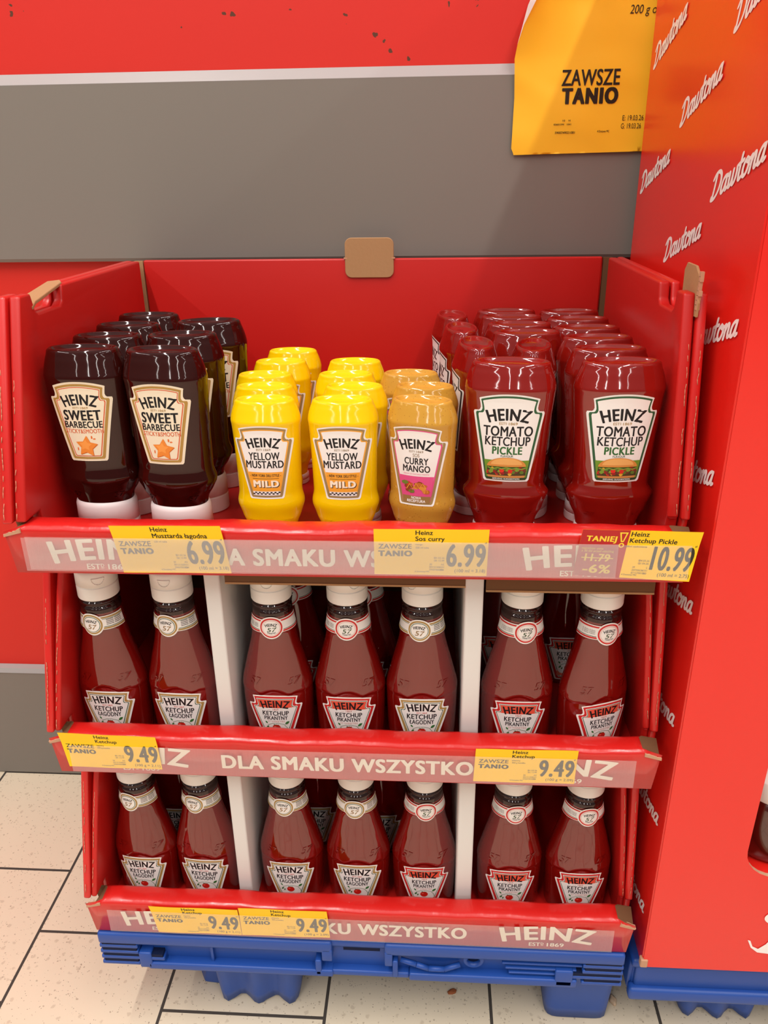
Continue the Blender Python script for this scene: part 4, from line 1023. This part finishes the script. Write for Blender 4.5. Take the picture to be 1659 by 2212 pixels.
# ------------------------------------------------------------------ tall red display at the right
def tall_display():
    x0 = .3195; root = thing('tall_display', 'tall red cardboard display with slanted white script lettering, at the right', 'display stand', (x0 + .29, .2, .130))
    X, Y, Z = x0 + .29, .2, .130
    mb = MB()
    mb.box(-.29, -.2855, .0015 - Y, .4 - Y, 0, 1.15, M_DAW, .0012, 1); mb.build('side_panel', root)
    # front panel with a rounded opening
    hole = []
    hx0, hx1, hz0, hz1, r = .4065 - X, .80 - X, .2715 - Z, .60 - Z, .034
    for cx, cz, a in ((hx1 - r, hz0 + r, -90), (hx1 - r, hz1 - r, 0), (hx0 + r, hz1 - r, 90), (hx0 + r, hz0 + r, 180)):
        hole += [(cx + r * math.cos(R(a + 15 * i)), cz + r * math.sin(R(a + 15 * i))) for i in range(7)]
    hole = [(x + .012 * max(0, (z - .17)) , z) for x, z in hole]
    outer = [(-.284, 0), (.29, 0), (.29, 1.15), (-.289, 1.15), (-.289, .006)]
    pts = outer + hole; no = len(outer); nh = len(hole)
    ed = [(i, (i + 1) % no) for i in range(no)] + [(no + i, no + (i + 1) % nh) for i in range(nh)]
    res = delaunay_2d_cdt([Vector(p) for p in pts], ed, [], 0, 1e-7)
    V2 = [(v.x, v.y) for v in res[0]]; F2 = []
    for f in res[2]:
        c = (sum(V2[i][0] for i in f) / 3, sum(V2[i][1] for i in f) / 3)
        if inside(c, outer) and not inside(c, hole):
            a, b, c_ = [V2[i] for i in f]
            if (b[0] - a[0]) * (c_[1] - a[1]) - (b[1] - a[1]) * (c_[0] - a[0]) < 0: f = list(reversed(f))
            F2.append(list(f))
    mb = MB(); n = len(V2); yf, yb = -.0 - Y, .0045 - Y
    mb.add([(x, yf, z) for x, z in V2] + [(x, yb, z) for x, z in V2], F2 + [[n + i for i in reversed(f)] for f in F2], M_DAW)
    mb.add([(x, yf, z) for x, z in hole] + [(x, yb, z) for x, z in hole], [(i, (i + 1) % nh, nh + (i + 1) % nh, nh + i) for i in range(nh)], M_EDGE)
    mb.build('front_panel', root)
    mb = MB(); mb.box(.286, .29, .005 - Y, .4 - Y, 0, 1.15, M_DAW); mb.build('side_panel', root)
    mb = MB(); mb.box(-.285, .286, .393 - Y, .398 - Y, 0, 1.15, M_DAW); mb.build('back_panel', root)
    mb = MB(); mb.box(-.285, .286, .006 - Y, .392 - Y, .135, .1395, M_DAW); mb.build('shelf', root)
    mb = MB(); mb.box(-.292, -.284, -.0015 - Y, .006 - Y, 0, .012, M_EDGE, .001, 1); mb.build('torn_corner', root)['label'] = 'frayed brown cardboard corner'
    # script word, drawn as brush strokes (unit = x-height 1, slanted)
    S = {'D': ([[(.25, 1.62), (.18, .9), (.05, .12)], [(-.12, 1.35), (.1, 1.62), (.5, 1.66), (.85, 1.4), (.95, .95), (.8, .4), (.45, .06), (.1, .0), (-.1, .08), (-.05, .22)]], 1.08),
         'a': ([[(.62, .92), (.42, 1.0), (.16, .8), (.05, .4), (.14, .06), (.34, .04), (.55, .35), (.66, .95)], [(.66, .95), (.58, .3), (.66, .03), (.84, .14)]], .88),
         'w': ([[(.0, .85), (.1, .98), (.14, .8), (.1, .3), (.2, .03), (.38, .1), (.52, .5), (.54, .95)], [(.54, .6), (.54, .2), (.66, .03), (.84, .12), (.98, .5), (.96, .98)]], 1.08),
         't': ([[(.3, 1.5), (.2, .7), (.2, .15), (.34, .02), (.52, .14)], [(.0, 1.0), (.55, 1.06)]], .56),
         'o': ([[(.40, 1.0), (.14, .82), (.05, .4), (.22, .02), (.50, .06), (.70, .45), (.66, .82), (.40, 1.0), (.46, .72), (.86, .86)]], .86),
         'n': ([[(.04, .9), (.14, .95), (.12, .4), (.06, .02)], [(.1, .45), (.28, .88), (.46, .97), (.54, .8), (.48, .3), (.56, .03), (.74, .14)]], .78)}
    wd = sum(S[c][1] for c in 'Dawtona')
    def word(y0, z0, clip=True):
        sx, sz = .1085 / wd, .0125; an = .285
        mb = MB(); cur = 0; lay = 0
        for c in 'Dawtona':
            st, ad = S[c]
            for L in st:
                lay += .00003
                for q in ribbon_s(L):
                    pts = []; lay += .0000015
                    for u, v in q:
                        px = (cur + u) * sx + v * sz * .16; pz = v * sz
                        pts.append((x0 - X - .0002 - lay, y0 - px - Y, z0 + pz + an * px - Z))
                    mb.add(pts, [tuple(range(len(pts)))], M_DAWW)
            cur += ad
        o = mb.build('script_word', root); o['label'] = 'white script word printed on the red card'
    def ribbon_s(L):
        # smooth the stroke a little, then widen it
        P = L
        for _ in range(2):
            Q = [P[0]]
            for a, b in zip(P[:-1], P[1:]): Q += [(a[0] * .75 + b[0] * .25, a[1] * .75 + b[1] * .25), (a[0] * .25 + b[0] * .75, a[1] * .25 + b[1] * .75)]
            P = Q + [P[-1]]
        return ribbon(P, .25)
    for y0, zs in ((.3805, [1.051 - .127 * i for i in range(8)]), (.2495, [.987 - .1265 * i for i in range(7)]), (.1265, [1.0495 - .127 * i for i in range(8)])):
        for z in zs: word(y0, z)
    # part of a white emblem low on the front
    a = Art(60); mb = MB()
    sw = [(.4270, .1795), (.4300, .1785), (.4335, .1700), (.4400, .1665), (.4470, .1740), (.4560, .1930), (.475, .205), (.49, .19), (.485, .160), (.46, .1585), (.440, .1610), (.432, .1680)]
    V, F = tess(sw, .02); mb.add([(x - X, -.0006 - Y, z - Z) for x, z in V], F, M_DAWW)
    V, F = tess(ellipse(.4545, .2135, .0155, .0100, 24), .02); mb.add([(x - X, -.0007 - Y, z - Z) for x, z in V], F, M_DAWW)
    mb.build('emblem', root)['label'] = 'white curved emblem'
tall_display()
# jar inside the opening
jr = thing('sauce_jar', 'dark sauce jar with white lid inside the opening of the tall red display', 'sauce jar', (.452, .060, .2700))
def lathe(mb, prof, mt, n=48):
    V = [(r * math.cos(2 * math.pi * i / n), r * math.sin(2 * math.pi * i / n), z) for r, z in prof for i in range(n)]; m_ = len(prof)
    mb.add(V, [(k * n + i, k * n + (i + 1) % n, (k + 1) * n + (i + 1) % n, (k + 1) * n + i) for k in range(m_ - 1) for i in range(n)] + [tuple(range(n))[::-1], tuple(range((m_ - 1) * n, m_ * n))], mt, True)
mb = MB(); lathe(mb, [(.040, 0), (.044, .003), (.045, .01), (.045, .064), (.042, .073), (.038, .077)], mat('dark_jar_sauce', (74, 14, 8), .2, .6, 1.0, .03)); mb.build('jar_body', jr)
mb = MB(); lathe(mb, [(.0425, .0755), (.0432, .077), (.0432, .099), (.0418, .101), (.02, .1012)], M_CAP); mb.build('lid', jr)

# ------------------------------------------------------------------ crumbs on the floor
def crumb(name, label, cat, x, y, rx, ry, rz_, m_, seed, spin=0):
    bm = bmesh.new(); bmesh.ops.create_icosphere(bm, subdivisions=3, radius=1); rnd = random.Random(seed)
    for v in bm.verts:
        k = 1 + .18 * math.sin(v.co.x * 4 + seed) * math.cos(v.co.y * 5)
        v.co = Vector((v.co.x * rx * k, v.co.y * ry * k, v.co.z * rz_ * k + rz_))
    mb = MB(); mb.add_bm(bm, m_, True); o = mb.build(name); o.location = (x, y, .0002); o.rotation_euler = (0, 0, spin)
    tag(o, label, cat)
crumb('cardboard_scrap', 'small rust-brown scrap lying on the floor tiles under the pallet', 'scrap', .112, .052, .006, .0035, .0018, mat('brown_scrap', (150, 84, 50), .8, .2), 3, .4)
crumb('bean', 'pale bean on the floor beside the right foot of the blue pallet', 'bean', .311, .050, .004, .0075, .0032, mat('pale_bean', (206, 176, 146), .5, .4), 5, .2)
